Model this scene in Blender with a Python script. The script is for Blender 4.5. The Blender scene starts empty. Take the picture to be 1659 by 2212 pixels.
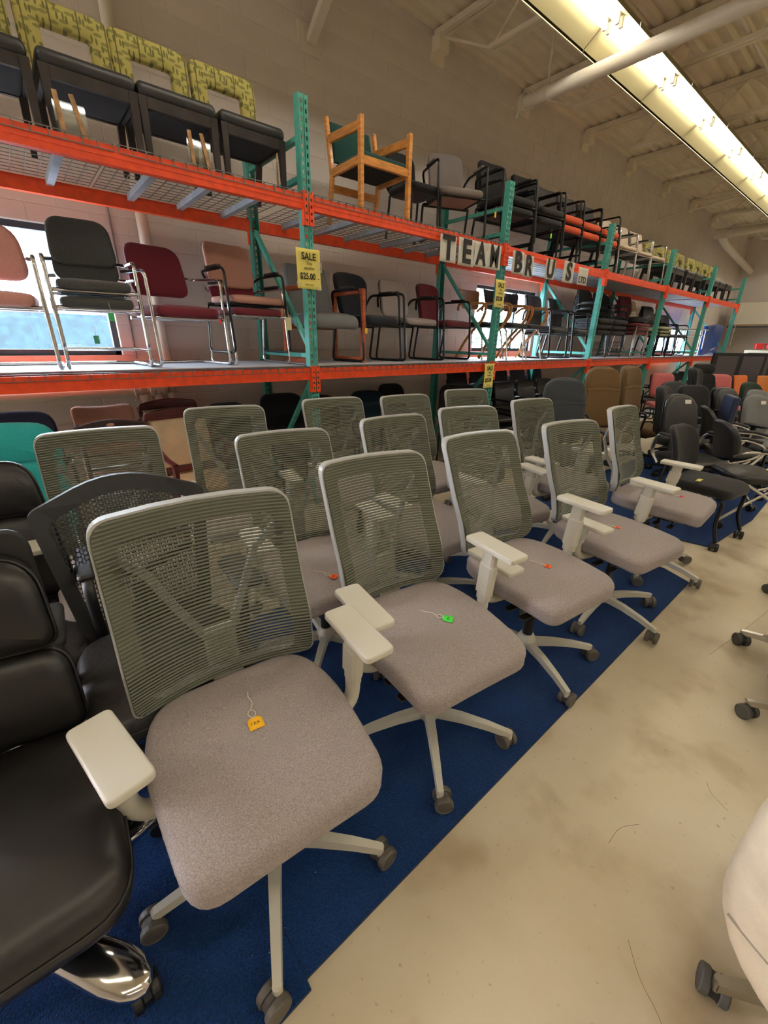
import bpy, math, random
from mathutils import Vector, Matrix
random.seed(7)
C = bpy.context.scene
COL = C.collection
R = math.radians
PI = math.pi

# ------------------------------------------------------------------ camera
cam_data = bpy.data.cameras.new('camera'); cam = bpy.data.objects.new('camera', cam_data); COL.objects.link(cam)
cam_data.sensor_fit = 'HORIZONTAL'; cam_data.sensor_width = 36; cam_data.lens = 900.0 / 1659 * 36
cam_data.clip_start = .02; cam_data.clip_end = 200
_r = Vector((0.7676, -0.6406, 0.0186)).normalized()
_f = Vector((0.597, 0.705, -0.382)).normalized()
_r = (_r - _f * _r.dot(_f)).normalized(); _u = _r.cross(_f)
cam.matrix_world = Matrix(((_r.x, _u.x, -_f.x, 0), (_r.y, _u.y, -_f.y, 0), (_r.z, _u.z, -_f.z, 1.5), (0, 0, 0, 1)))
C.camera = cam
# ------------------------------------------------------------------ world, exposure
C.view_settings.view_transform = 'Standard'; C.view_settings.look = 'None'; C.view_settings.gamma = 1
C.view_settings.use_curve_mapping = False
C.view_settings.exposure = -0.08
W = bpy.data.worlds.new('daylight'); C.world = W; W.use_nodes = True
W.node_tree.nodes['Background'].inputs[0].default_value = (.86, .88, 1.0, 1); W.node_tree.nodes['Background'].inputs[1].default_value = 60.0
C.cycles.max_bounces = 8; C.cycles.diffuse_bounces = 5; C.cycles.glossy_bounces = 4; C.cycles.transparent_max_bounces = 12
C.cycles.sample_clamp_indirect = 6; C.cycles.use_denoising = True
C.cycles.caustics_reflective = False; C.cycles.caustics_refractive = False
TUBE_POWER = 25.0
LAMP_ROWS = [2.62, -0.8, -4.2, -7.6]      # y of the fluorescent rows
LAMP_Z = 4.12
def portal(x, z, w, h):
    l = bpy.data.lights.new('window_daylight', 'AREA'); l.shape = 'RECTANGLE'; l.size = w; l.size_y = h; l.energy = 1
    l.cycles.is_portal = True
    o = bpy.data.objects.new('window_daylight', l); COL.objects.link(o); o.location = (x, 4.72, z); o.rotation_euler = (R(-90), 0, 0)
WINDOWS = [(-.62, .76, 1.33, 2.27), (5.60, 7.25, 1.36, 2.30), (12.7, 15.6, 1.28, 1.95)]
sun = bpy.data.lights.new('sun', 'SUN'); sun.energy = 22.0; sun.angle = R(4); sun.color = (1.0, .97, .95)
sun_o = bpy.data.objects.new('sun', sun); COL.objects.link(sun_o); sun_o.location = (2, 12, 8)
sun_o.rotation_euler = Vector((-.22, -1, -.86)).to_track_quat('-Z', 'Y').to_euler()
for x0, x1, z0, z1 in WINDOWS: portal((x0 + x1) / 2, (z0 + z1) / 2, x1 - x0, z1 - z0)

# ------------------------------------------------------------------ materials
def lin(c):
    return tuple(((v / 255) / 12.92 if v / 255 <= .04045 else ((v / 255 + .055) / 1.055) ** 2.4) for v in c) + (1,)
MATS = {}
def mat(name, rgb, rough=.6, metal=0, noise=0, nscale=60, bump=0, bscale=None, emit=0, spec=.5, stretch=(1, 1, 1), coat=0, sheen=0, rgb2=None, alpha=1, trans=0, detail=3):
    if name in MATS: return MATS[name]
    m = bpy.data.materials.new(name); m.use_nodes = True; nt = m.node_tree; b = nt.nodes['Principled BSDF']
    c = lin(rgb); b.inputs['Base Color'].default_value = c; b.inputs['Roughness'].default_value = rough; b.inputs['Metallic'].default_value = metal
    b.inputs['Specular IOR Level'].default_value = spec; b.inputs['Coat Weight'].default_value = coat; b.inputs['Sheen Weight'].default_value = sheen
    b.inputs['Alpha'].default_value = alpha; b.inputs['Transmission Weight'].default_value = trans
    if emit: b.inputs['Emission Color'].default_value = c; b.inputs['Emission Strength'].default_value = emit
    if noise or bump:
        tc = nt.nodes.new('ShaderNodeTexCoord'); mp = nt.nodes.new('ShaderNodeMapping'); mp.inputs['Scale'].default_value = stretch
        nt.links.new(tc.outputs['Object'], mp.inputs[0])
    if noise:
        n = nt.nodes.new('ShaderNodeTexNoise'); n.inputs['Scale'].default_value = nscale; n.inputs['Detail'].default_value = detail
        nt.links.new(mp.outputs[0], n.inputs['Vector'])
        mr = nt.nodes.new('ShaderNodeMapRange'); mr.inputs[1].default_value = .35; mr.inputs[2].default_value = .65
        nt.links.new(n.outputs[0], mr.inputs[0])
        mx = nt.nodes.new('ShaderNodeMix'); mx.data_type = 'RGBA'
        c2 = lin(rgb2) if rgb2 else tuple(v * (1 - noise) for v in c[:3]) + (1,)
        mx.inputs[6].default_value = c2; mx.inputs[7].default_value = tuple(min(1, v * (1 + noise)) for v in c[:3]) + (1,) if not rgb2 else c
        nt.links.new(mr.outputs[0], mx.inputs[0]); nt.links.new(mx.outputs[2], b.inputs['Base Color'])
    if bump:
        n2 = nt.nodes.new('ShaderNodeTexNoise'); n2.inputs['Scale'].default_value = bscale or nscale; n2.inputs['Detail'].default_value = 4
        nt.links.new(mp.outputs[0], n2.inputs['Vector'])
        bp = nt.nodes.new('ShaderNodeBump'); bp.inputs['Strength'].default_value = bump; bp.inputs['Distance'].default_value = .01
        nt.links.new(n2.outputs[0], bp.inputs['Height']); nt.links.new(bp.outputs[0], b.inputs['Normal'])
    MATS[name] = m; return m
def clear(name, rgb, gloss=.08, rough=.05):
    m = bpy.data.materials.new(name); m.use_nodes = True; nt = m.node_tree; nt.nodes.remove(nt.nodes['Principled BSDF'])
    t = nt.nodes.new('ShaderNodeBsdfTransparent'); g = nt.nodes.new('ShaderNodeBsdfGlossy'); x = nt.nodes.new('ShaderNodeMixShader')
    t.inputs[0].default_value = lin(rgb); g.inputs['Roughness'].default_value = rough; x.inputs[0].default_value = gloss
    nt.links.new(t.outputs[0], x.inputs[1]); nt.links.new(g.outputs[0], x.inputs[2]); nt.links.new(x.outputs[0], nt.nodes['Material Output'].inputs[0]); return m
def fabric(name, rgb, n=.22): return mat(name, rgb, .92, noise=n, nscale=420, bump=.25, bscale=500, spec=.2, sheen=.15)
def leather(name, rgb, rough=.42): return mat(name, rgb, rough, noise=.10, nscale=9, bump=.15, bscale=60, spec=.5)
BLACKF = fabric('black_fabric', (33, 33, 34)); BLACKL = leather('black_leather', (26, 25, 25)); BLACKP = mat('black_plastic', (22, 22, 23), .45)
CHROME = mat('chrome', (215, 215, 215), .12, 1); BLACKM = mat('black_metal', (18, 18, 19), .35, .3)
ALU = mat('polished_aluminium', (190, 188, 182), .28, 1)

# ------------------------------------------------------------------ mesh building
class MB:
    def __init__(s): s.v = []; s.f = []; s.sm = []; s.mi = []; s.cur = 0
    def add(s, vs, fs, smooth=False, M=None):
        b = len(s.v)
        s.v += [tuple(M @ Vector(p)) for p in vs] if M else [tuple(p) for p in vs]
        for f in fs: s.f.append(tuple(i + b for i in f)); s.sm.append(smooth); s.mi.append(s.cur)
        return s
    def box(s, x0, y0, z0, x1, y1, z1, bev=0, M=None):
        if x0 > x1: x0, x1 = x1, x0
        if y0 > y1: y0, y1 = y1, y0
        if z0 > z1: z0, z1 = z1, z0
        if not bev:
            vs = [(x, y, z) for x in (x0, x1) for y in (y0, y1) for z in (z0, z1)]
            fs = [(0, 1, 3, 2), (4, 6, 7, 5), (0, 4, 5, 1), (2, 3, 7, 6), (0, 2, 6, 4), (1, 5, 7, 3)]
            return s.add(vs, fs, False, M)
        b = min(bev, (x1 - x0) * .49, (y1 - y0) * .49, (z1 - z0) * .49)
        vs = []; idx = {}
        for ix, x in enumerate((x0, x1)):
            for iy, y in enumerate((y0, y1)):
                for iz, z in enumerate((z0, z1)):
                    sx, sy, sz = (b if ix == 0 else -b), (b if iy == 0 else -b), (b if iz == 0 else -b)
                    idx[ix, iy, iz] = len(vs)
                    vs += [(x, y + sy, z + sz), (x + sx, y, z + sz), (x + sx, y + sy, z)]
        fs = []
        for a in range(3):
            for side in (0, 1):
                o = [(0, 0), (1, 0), (1, 1), (0, 1)]; q = []
                for p in o:
                    k = [0, 0, 0]; k[a] = side; k[(a + 1) % 3] = p[0]; k[(a + 2) % 3] = p[1]
                    q.append(idx[tuple(k)] + a)
                fs.append(tuple(q) if side else tuple(reversed(q)))
        for a in range(3):
            b1, b2 = (a + 1) % 3, (a + 2) % 3
            for p in (0, 1):
                for q in (0, 1):
                    k0 = [0, 0, 0]; k0[b1] = p; k0[b2] = q; k1 = list(k0); k1[a] = 1
                    i0, i1 = idx[tuple(k0)], idx[tuple(k1)]
                    f = (i0 + b1, i1 + b1, i1 + b2, i0 + b2)
                    fs.append(f if (p == q) else tuple(reversed(f)))
        for k, i in idx.items():
            f = (i, i + 1, i + 2); fs.append(f if sum(k) % 2 == 1 else tuple(reversed(f)))
        return s.add(vs, fs, False, M)
    def bar(s, p, q, w, h=None, up=(0, 0, 1), bev=0, w2=None, h2=None):
        p = Vector(p); q = Vector(q); d = (q - p); L = d.length; d.normalize(); h = w if h is None else h
        u = Vector(up)
        if abs(d.dot(u)) > .98: u = Vector((1, 0, 0))
        sd = d.cross(u).normalized(); u2 = sd.cross(d)
        if w2 is None:
            M = Matrix(((sd.x, d.x, u2.x, p.x), (sd.y, d.y, u2.y, p.y), (sd.z, d.z, u2.z, p.z), (0, 0, 0, 1)))
            return s.box(-w / 2, 0, -h / 2, w / 2, L, h / 2, bev, M)
        h2 = h2 or w2; vs = []
        for P, ww, hh in ((p, w, h), (q, w2, h2)):
            for a, b in ((-1, -1), (1, -1), (1, 1), (-1, 1)): vs.append(P + sd * (a * ww / 2) + u2 * (b * hh / 2))
        return s.add(vs, [(0, 1, 2, 3), (7, 6, 5, 4), (0, 4, 5, 1), (1, 5, 6, 2), (2, 6, 7, 3), (3, 7, 4, 0)])
    def tube(s, pts, r, n=8, closed=False, flat=1.0, up=None):
        pts = [Vector(p) for p in pts]; m = len(pts); rings = []
        rs = r if isinstance(r, (list, tuple)) else [r] * m
        prev = None
        for i in range(m):
            a = pts[(i - 1) % m] if (closed or i > 0) else pts[i]; b = pts[(i + 1) % m] if (closed or i < m - 1) else pts[i]
            t = (b - a).normalized()
            if prev is None:
                u = Vector(up) if up else (Vector((0, 0, 1)) if abs(t.z) < .9 else Vector((1, 0, 0)))
            else: u = prev
            sd = t.cross(u)
            if sd.length < 1e-5: sd = t.cross(Vector((0, 1, .1)))
            sd.normalize(); u = sd.cross(t); prev = u
            rings.append([pts[i] + sd * (math.cos(2 * PI * k / n) * rs[i]) + u * (math.sin(2 * PI * k / n) * rs[i] * flat) for k in range(n)])
        vs = [p for g in rings for p in g]; fs = []
        for i in range(m if closed else m - 1):
            j = (i + 1) % m
            for k in range(n): fs.append((i * n + k, j * n + k, j * n + (k + 1) % n, i * n + (k + 1) % n))
        s.add(vs, fs, True)
        if not closed:
            s.add(rings[0], [tuple(range(n))]); s.add(rings[-1], [tuple(reversed(range(n)))])
        return s
    def lathe(s, prof, n=16, M=None, smooth=True):
        vs = []; fs = []
        for r, z in prof: vs += [(r * math.cos(2 * PI * k / n), r * math.sin(2 * PI * k / n), z) for k in range(n)]
        for i in range(len(prof) - 1):
            for k in range(n): fs.append((i * n + k, i * n + (k + 1) % n, (i + 1) * n + (k + 1) % n, (i + 1) * n + k))
        fs.append(tuple(reversed(range(n)))); fs.append(tuple(range((len(prof) - 1) * n, len(prof) * n)))
        return s.add(vs, fs, smooth, M)
    def slab(s, outline, t, r=None, warp=None, rings=4, nprof=4, dome=0, dome_b=0, M=None):
        """rounded-edge slab of a flat outline (u,v), thickness t along w; warp((u,v,w))->xyz"""
        n = len(outline); r = min(r if r is not None else t / 2, t / 2)
        cu = sum(p[0] for p in outline) / n; cv = sum(p[1] for p in outline) / n
        R0 = max(math.hypot(p[0] - cu, p[1] - cv) for p in outline)
        lay = []
        nrm = []
        for i in range(n):
            a = outline[i - 1]; b = outline[(i + 1) % n]; dx, dy = b[0] - a[0], b[1] - a[1]; L = math.hypot(dx, dy) or 1
            nrm.append((dy / L, -dx / L))
        sgn = 1 if sum(outline[i][0] * outline[(i + 1) % n][1] - outline[(i + 1) % n][0] * outline[i][1] for i in range(n)) > 0 else -1
        def off(d, w, k=1.0, dm=0):
            o = []
            for i, (u, v) in enumerate(outline):
                a, b = u - sgn * nrm[i][0] * d, v - sgn * nrm[i][1] * d
                a = cu + (a - cu) * k; b = cv + (b - cv) * k
                o.append((a, b, w + dm * (1 - k * k)))
            return o
        for i in range(1, rings): lay.append(off(r, -t / 2, i / rings, -dome_b))
        for k in range(nprof + 1):
            a = -PI / 2 + (PI / 2) * k / nprof; lay.append(off(r * (1 - math.cos(a)), -t / 2 + r + r * math.sin(a)))
        for k in range(nprof + 1):
            a = (PI / 2) * k / nprof
            if k == 0 and t <= 2 * r + 1e-6: continue
            lay.append(off(r * (1 - math.cos(a)), t / 2 - r + r * math.sin(a)))
        for i in range(rings - 1, 0, -1): lay.append(off(r, t / 2, i / rings, dome))
        vs = [p for l in lay for p in l]; fs = []
        for j in range(len(lay) - 1):
            for i in range(n): fs.append((j * n + i, j * n + (i + 1) % n, (j + 1) * n + (i + 1) % n, (j + 1) * n + i))
        c0 = len(vs); vs.append((cu, cv, -t / 2 - dome_b)); vs.append((cu, cv, t / 2 + dome)); L0 = (len(lay) - 1) * n
        for i in range(n): fs.append((c0, (i + 1) % n, i)); fs.append((c0 + 1, L0 + i, L0 + (i + 1) % n))
        if sgn < 0: fs = [tuple(reversed(f)) for f in fs]
        if warp: vs = [warp(*p) for p in vs]
        return s.add(vs, fs, True, M)
    def build(s, name, m, parent=None, label=None):
        me = bpy.data.meshes.new(name); me.from_pydata(s.v, [], s.f); me.update()
        me.polygons.foreach_set('use_smooth', s.sm)
        for mm in (m if isinstance(m, (list, tuple)) else [m]): me.materials.append(mm)
        if any(s.mi): me.polygons.foreach_set('material_index', s.mi)
        o = bpy.data.objects.new(name, me); COL.objects.link(o)
        if parent: o.parent = parent; KID.setdefault(parent.name, []).append(o)
        if label: o['label'] = label
        return o
def outline(corners, rad, seg=5):
    """polygon with rounded corners; rad one number or one per corner"""
    n = len(corners); out = []
    for i in range(n):
        p = Vector(corners[i]); a = Vector(corners[i - 1]); b = Vector(corners[(i + 1) % n]); r = rad[i] if isinstance(rad, (list, tuple)) else rad
        da = (a - p).normalized(); db = (b - p).normalized(); r2 = min(r, (a - p).length * .49, (b - p).length * .49)
        if r2 < 1e-4: out.append((p.x, p.y)); continue
        for k in range(seg + 1):
            t = k / seg; q = (p + da * r2) * (1 - t) ** 2 + p * 2 * t * (1 - t) + (p + db * r2) * t * t
            out.append((q.x, q.y))
    # subdivide long straight runs so that a warp can bend them
    res = []
    for i in range(len(out)):
        a = out[i]; b = out[(i + 1) % len(out)]; d = math.hypot(b[0] - a[0], b[1] - a[1]); k = max(1, int(d / .09))
        for j in range(k): res.append((a[0] + (b[0] - a[0]) * j / k, a[1] + (b[1] - a[1]) * j / k))
    return res
def rect(w, h, r, cx=0, cy=0, seg=4, w2=None):
    w2 = w if w2 is None else w2     # w at low v, w2 at high v
    return outline([(cx - w / 2, cy - h / 2), (cx + w / 2, cy - h / 2), (cx + w2 / 2, cy + h / 2), (cx - w2 / 2, cy + h / 2)], r, seg)
def smooth_path(pts, rad, seg=4):
    """3D polyline with its inner corners rounded"""
    pts = [Vector(p) for p in pts]; out = [pts[0]]
    for i in range(1, len(pts) - 1):
        p, a, b = pts[i], pts[i - 1], pts[i + 1]; r = min(rad, (a - p).length * .49, (b - p).length * .49)
        A = p + (a - p).normalized() * r; B = p + (b - p).normalized() * r
        for k in range(seg + 1):
            t = k / seg; out.append(A * (1 - t) ** 2 + p * 2 * t * (1 - t) + B * t * t)
    return out + [pts[-1]]
def thing(name, label, cat, loc=(0, 0, 0), rz=0, group=None):
    o = bpy.data.objects.new(name, None); o.empty_display_size = .1; COL.objects.link(o)
    o.location = loc; o.rotation_euler = (0, 0, R(rz)); o['label'] = label; o['category'] = cat
    if group: o['group'] = group
    return o
def tag(o, label, cat, group=None, kind=None):
    o['label'] = label; o['category'] = cat
    if group: o['group'] = group
    if kind: o['kind'] = kind
    return o
KID = {}
def kids(o): return KID.get(o.name, [])
def copy_tree(o, parent=None):
    c = o.copy(); COL.objects.link(c)
    if parent: c.parent = parent; KID.setdefault(parent.name, []).append(c)
    for ch in kids(o): copy_tree(ch, c)
    return c
CACHE = {}
def place(key, builder, name, label, cat, loc, rz=0, group=None, tilt=None):
    """first call builds the thing, later calls copy it and its parts"""
    if key not in CACHE:
        o = thing(name, label, cat); builder(o); CACHE[key] = o
    else: o = copy_tree(CACHE[key])
    o['label'] = label; o['category'] = cat; o.location = loc; o.rotation_euler = (R(tilt) if tilt else 0, 0, R(rz))
    if group: o['group'] = group
    elif 'group' in o: del o['group']
    return o
def struct(name, mb, m, parent=None):
    o = mb.build(name, m, parent)
    if not parent: o['kind'] = 'structure'
    return o
# ================================================================== THE SETTING
WY = 4.55
WALL = mat('wall_paint', (216, 207, 199), .75, noise=.04, nscale=2.5, bump=.12, bscale=130)
def subtract(rects, hole):
    out = []
    for x0, z0, x1, z1 in rects:
        a0, a1, b0, b1 = hole
        if a1 <= x0 or a0 >= x1 or b1 <= z0 or b0 >= z1: out.append((x0, z0, x1, z1)); continue
        if b0 > z0: out.append((x0, z0, x1, b0))
        if b1 < z1: out.append((x0, b1, x1, z1))
        if a0 > x0: out.append((x0, max(z0, b0), a0, min(z1, b1)))
        if a1 < x1: out.append((a1, max(z0, b0), x1, min(z1, b1)))
    return out
rects = [(-4, 0, 22, 4.75)]
for w in WINDOWS: rects = subtract(rects, w)
m = MB()
for x0, z0, x1, z1 in rects: m.box(x0, WY + .003, z0, x1, WY + .26, z1)
wall_left = struct('wall_left', m, WALL)
# concrete blocks: those that show largest are pieces of their own, the others one mesh
BW, BH, J = .4064, .2032, .003
mesh_cache = {}
rest = MB(); nb = 0; cells = []
for row in range(0, 24):
    for col in range(-10, 56):
        x0 = col * BW + (BW / 2 if row % 2 else 0) + .12
        for q in (lambda rs: [r for w in WINDOWS for r in []] or rs)([(x0 + J, row * BH + J - .045, x0 + BW - J, row * BH + BH - J - .045)]):
            rs = [q]
            for w in WINDOWS: rs = subtract(rs, w)
            for r in rs:
                if r[2] - r[0] > .02 and r[3] - r[1] > .02: cells.append(r)
def vis(r):
    x, z = (r[0] + r[2]) / 2, (r[1] + r[3]) / 2
    d = Vector((x, WY, z - 1.5)); f_ = d.dot(_f); 
    if f_ < .5: return 0
    px = 829.5 + 900 * d.dot(_r) / f_; py = 1106 - 900 * d.dot(_u) / f_
    if not (-60 < px < 1700 and -60 < py < 1000): return 0
    return 1 / f_
cells.sort(key=lambda r: -vis(r))
for i, r in enumerate(cells):
    w_, h_ = round(r[2] - r[0], 4), round(r[3] - r[1], 4)
    if i < 290 and vis(r) > 0:
        k = (w_, h_)
        if k not in mesh_cache:
            b = MB().box(-w_ / 2, 0, -h_ / 2, w_ / 2, .02, h_ / 2, .003); o = b.build('concrete_block', WALL, wall_left); mesh_cache[k] = o.data
        else:
            o = bpy.data.objects.new('concrete_block', mesh_cache[k]); COL.objects.link(o); o.parent = wall_left
        o.location = ((r[0] + r[2]) / 2, WY, (r[1] + r[3]) / 2)
    else: rest.box(r[0], WY, r[1], r[2], WY + .015, r[3])
o = rest.build('concrete_blocks', WALL, wall_left); o['kind'] = 'stuff'

# floor: polished concrete with stains, scuffs
FL = bpy.data.materials.new('polished_concrete'); FL.use_nodes = True; nt = FL.node_tree; b = nt.nodes['Principled BSDF']
tc = nt.nodes.new('ShaderNodeTexCoord')
def nz(scale, detail, lo, hi, dist=0):
    n = nt.nodes.new('ShaderNodeTexNoise'); n.inputs['Scale'].default_value = scale; n.inputs['Detail'].default_value = detail; n.inputs['Distortion'].default_value = dist
    nt.links.new(tc.outputs['Object'], n.inputs['Vector']); r = nt.nodes.new('ShaderNodeMapRange'); r.inputs[1].default_value = lo; r.inputs[2].default_value = hi
    nt.links.new(n.outputs[0], r.inputs[0]); return r.outputs[0]
def mixc(a, bcol, fac):
    x = nt.nodes.new('ShaderNodeMix'); x.data_type = 'RGBA'; nt.links.new(fac, x.inputs[0])
    if isinstance(a, tuple): x.inputs[6].default_value = a
    else: nt.links.new(a, x.inputs[6])
    x.inputs[7].default_value = bcol; return x.outputs[2]
c = mixc(lin((216, 205, 182)), lin((198, 183, 155)), nz(1.6, 6, .42, .68))
c = mixc(c, lin((166, 148, 120)), nz(3.2, 12, .53, .78, .15))
c = mixc(c, lin((150, 132, 108)), nz(46, 10, .66, .80, .3))
nt.links.new(c, b.inputs['Base Color'])
rr = nt.nodes.new('ShaderNodeMapRange'); rr.inputs[3].default_value = .28; rr.inputs[4].default_value = .55
nt.links.new(nz(6, 5, .3, .7), rr.inputs[0]); nt.links.new(rr.outputs[0], b.inputs['Roughness'])
m = MB().box(-6, -11, -.1, 22, WY + .3, 0); floor = struct('floor', m, FL)
CRK = mat('floor_scuff', (120, 104, 84), .7)
for i, pts in enumerate([[(1.62, .02), (1.58, .0), (1.55, -.06)], [(1.26, .12), (1.2, .16), (1.12, .16)], [(.92, .02), (.86, -.03), (.83, -.09), (.78, -.13)], [(2.45, .22), (2.9, .15), (3.3, .1)]]):
    MB().tube([tuple(p) for p in smooth_path([(x, y, .0004) for x, y in pts], .5, 5)] if len(pts) > 2 else [(x, y, .0004) for x, y in pts], .0006, 4).build('scratch', CRK, floor)
# ceiling: ribbed steel deck
CEILM = mat('ceiling_paint', (232, 222, 200), .7, noise=.05, nscale=3)
m = MB(); prof = []; y = -11
while y < 4.6: prof += [(y, 4.74), (y + .035, 4.74), (y + .06, 4.70), (y + .125, 4.70)]; y += .15
vs = [(x, p[0], p[1]) for x in (-5, 22) for p in prof]; n = len(prof)
m.add(vs, [(i, i + 1, n + i + 1, n + i) for i in range(n - 1)]); m.box(-6, -11, 4.76, 22, WY + .3, 4.9)
ceiling = struct('ceiling', m, CEILM)
struct('wall_far', MB().box(19.0, -11, 0, 19.2, WY + .01, 4.75), WALL)
struct('wall_right', MB().box(-5, -11.2, 0, 22, -11, 4.75), WALL)
struct('wall_back', MB().box(-5.2, -11, 0, -5, WY + .2, 4.75), WALL)
# steel joists
JM = CEILM
def joist(o):
    MB().box(-.06, -10.9, 4.635, -.01, WY - .01, 4.69).box(.01, -10.9, 4.635, .06, WY - .01, 4.69).build('top_chord', JM, o)
    MB().box(-.05, -10.9, 4.26, -.01, 3.75, 4.30).box(.01, -10.9, 4.26, .05, 3.75, 4.30).build('bottom_chord', JM, o)
    m = MB(); y = 3.75; up = False; m.bar((0, WY - .1, 4.62), (0, 3.75, 4.28), .022)
    while y > -10:
        m.bar((0, y, 4.28), (0, y - .45, 4.66), .02); m.bar((0, y - .45, 4.66), (0, y - .9, 4.28), .02); y -= .9
    m.build('web', JM, o)
    m = MB(); m.box(-.08, WY - .12, 4.50, .08, WY, 4.64).box(-.1, WY - .03, 4.42, .1, WY, 4.5); m.build('bearing_plate', JM, o)
for i, x in enumerate([-.75, 1.0, 2.75, 4.50, 6.25, 8.0, 9.7, 11.5, 13.25, 15.0, 16.75]):
    place('joist', joist, 'steel_joist', ['white steel joist behind the camera position, out of view', 'white steel joist above the left window bay, out of view at the top', 'white steel joist nearest the camera at the top left', 'white steel joist second from the camera, above the oak armchair', 'white steel joist beside the near end of the large capped pipe', 'white steel joist ending on the wall right above the lettered sign cards',
           'white steel joist ending on the wall above the orange seats', 'white steel joist just before the thin rod bracket on the wall', 'white steel joist just beyond the thin rod bracket on the wall', 'white steel joist just beyond the elbow of the far large pipe', 'farthest white steel joist near the far wall'][i], 'joist', (x, 0, 0), group='open web joists under the ceiling')
# bridging rods
PIPEM = mat('white_pipe_paint', (214, 206, 190), .55)
o = MB().tube([(-4, 2.0, 4.32), (18, 2.0, 4.32)], .02, 6).tube([(-4, 3.4, 4.60), (18, 3.4, 4.60)], .018, 6).build('bridging_rod', PIPEM); tag(o, 'thin white bridging rods running between the ceiling joists', 'rod')
# capped duct pipe
def big_pipe(o):
    MB().tube([(0, 3.58, 0), (0, -8, 0)], .062, 20).build('pipe', PIPEM, o)
    MB().tube([(0, 3.60, 0), (0, 3.545, 0)], .078, 20).tube([(0, 3.66, -.10), (0, 3.60, -.02)], .018, 8).build('end_flange', PIPEM, o)
    MB().tube([(0, 3.30, .06), (0, 3.30, .75)], .014, 8).build('hanger_rod', PIPEM, o)
    MB().tube([(0, 3.275, 0), (0, 3.325, 0)], .069, 20).build('hanger_ring', PIPEM, o)
    MB().tube([(0, 1.2, .0), (0, 1.2, .8)], .01, 8).build('hanger_rod', PIPEM, o)
t = thing('ceiling_pipe', 'large white capped pipe crossing below the fluorescent light row', 'pipe', (4.90, 0, 3.90)); big_pipe(t)
t = thing('ceiling_pipe', 'large white pipe at the far end of the rack running down to the far wall', 'pipe', (14.0, 0, 3.95))
MB().tube(smooth_path([(0, -6, .1), (0, 4.0, .1), (1.2, 4.15, .05), (5.2, 4.3, -.2)], .2), .085, 14).build('pipe', PIPEM, t)
MB().tube([(0, 3.85, .1), (0, 4.1, .1)], .11, 14).build('elbow_flange', PIPEM, t)
# wall mounted struts
t = thing('wall_strut', 'white slotted steel strut with square wall plate at the top left', 'bracket', (2.80, WY, 3.98))
MB().box(-.11, -.02, -.01, .12, 0, .20, .004).build('wall_plate', PIPEM, t)
MB().bar((.02, -.02, .08), (.10, -.75, .72), .085, .06).build('strut', PIPEM, t)
t = thing('wall_strut', 'thin brown rod bracket on the wall above the far stools', 'bracket', (11.6, WY, 4.06))
MB().box(-.03, -.02, -.12, .03, 0, .12).build('wall_plate', CEILM, t); MB().tube([(0, 0, 0), (.1, -2.2, .25)], .02, 8).build('rod', CEILM, t)
# pipes on the wall
t = thing('wall_pipe', 'tall white pipe running up the wall beside the window', 'pipe', (1.09, 4.49, 0))
MB().tube([(0, 0, .02), (0, 0, 4.7)], .045, 16).build('pipe', PIPEM, t)
for z in (1.12, .98, 1.06): MB().tube([(0, 0, z - .018), (0, 0, z + .018)], .058, 16).build('collar', PIPEM, t)
t = thing('heating_pipe', 'horizontal white pipe with tee fittings below the window', 'pipe', (0, 4.47, 1.03))
MB().tube([(-2, 0, -.02), (.80, 0, 0)], .047, 14).build('pipe', PIPEM, t)
MB().tube([(.80, 0, 0), (1.05, 0, 0)], .043, 14).build('pipe', PIPEM, t)
for x in (.82, .90, .95, 1.0): MB().tube([(x, 0, 0), (x + .03, 0, 0)], .056, 14).build('coupling', PIPEM, t)
for x in (.86, .97):
    MB().tube([(x, 0, .02), (x, 0, -1.0)], .036, 12).build('riser', PIPEM, t); MB().tube([(x, 0, -.04), (x, 0, -.09)], .048, 12).build('collar', PIPEM, t)
MB().tube([(.775, .02, .09), (.775, -.06, .06), (.775, -.06, -.06), (.775, .02, -.09)], .008, 6).build('pipe_clamp', PIPEM, t)
t = thing('cable_conduit', 'thin dark conduit down the wall beside the window', 'conduit', (.86, WY - .012, 0))
MB().tube([(0, 0, 1.3), (0, 0, 2.5)], .008, 6).build('conduit', mat('conduit_grey', (120, 112, 112), .5), t)
tag(MB().tube([(1.0, WY - .01, 2.46), (.97, WY - .01, 2.3), (1.0, WY - .01, 2.1), (1.01, WY - .01, 1.97)], .004, 5).build('wall_cable', PIPEM), 'thin white cable hanging on the block wall left of the burgundy chair', 'cable')
# windows
DARKF = mat('window_frame_dark', (52, 52, 58), .5); GLASS = clear('window_glass', (235, 243, 244))
def window(idx, x0, x1, z0, z1, mull, foliage):
    f = MB(); y0, y1 = WY + .05, WY + .12; t = .045
    f.box(x0, y0, z0, x1, y1, z0 + t).box(x0, y0, z1 - t, x1, y1, z1).box(x0, y0, z0, x0 + t, y1, z1).box(x1 - t, y0, z0, x1, y1, z1)
    for x in mull: f.box(x - t / 2, y0, z0 + t, x + t / 2, y1, z1 - t)
    w = struct('window_%d' % idx, f, DARKF)
    xs = [x0 + t] + [v for x in mull for v in (x - t / 2, x + t / 2)] + [x1 - t]
    for a, b_ in zip(xs[::2], xs[1::2]): MB().box(a, y0 + .03, z0 + t, b_, y0 + .036, z1 - t).build('pane', GLASS, w)
    s = MB().box(x0 - .005, WY + .001, z0 - .03, x1 + .005, WY + .2, z0); s.build('sill', WALL, w)
window(1, *WINDOWS[0][:2], *WINDOWS[0][2:], [-.1], 1)
window(2, *WINDOWS[1][:2], *WINDOWS[1][2:], [6.15, 6.70], 1)
window(3, *WINDOWS[2][:2], *WINDOWS[2][2:], [13.4, 14.1, 14.8], 1)
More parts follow.
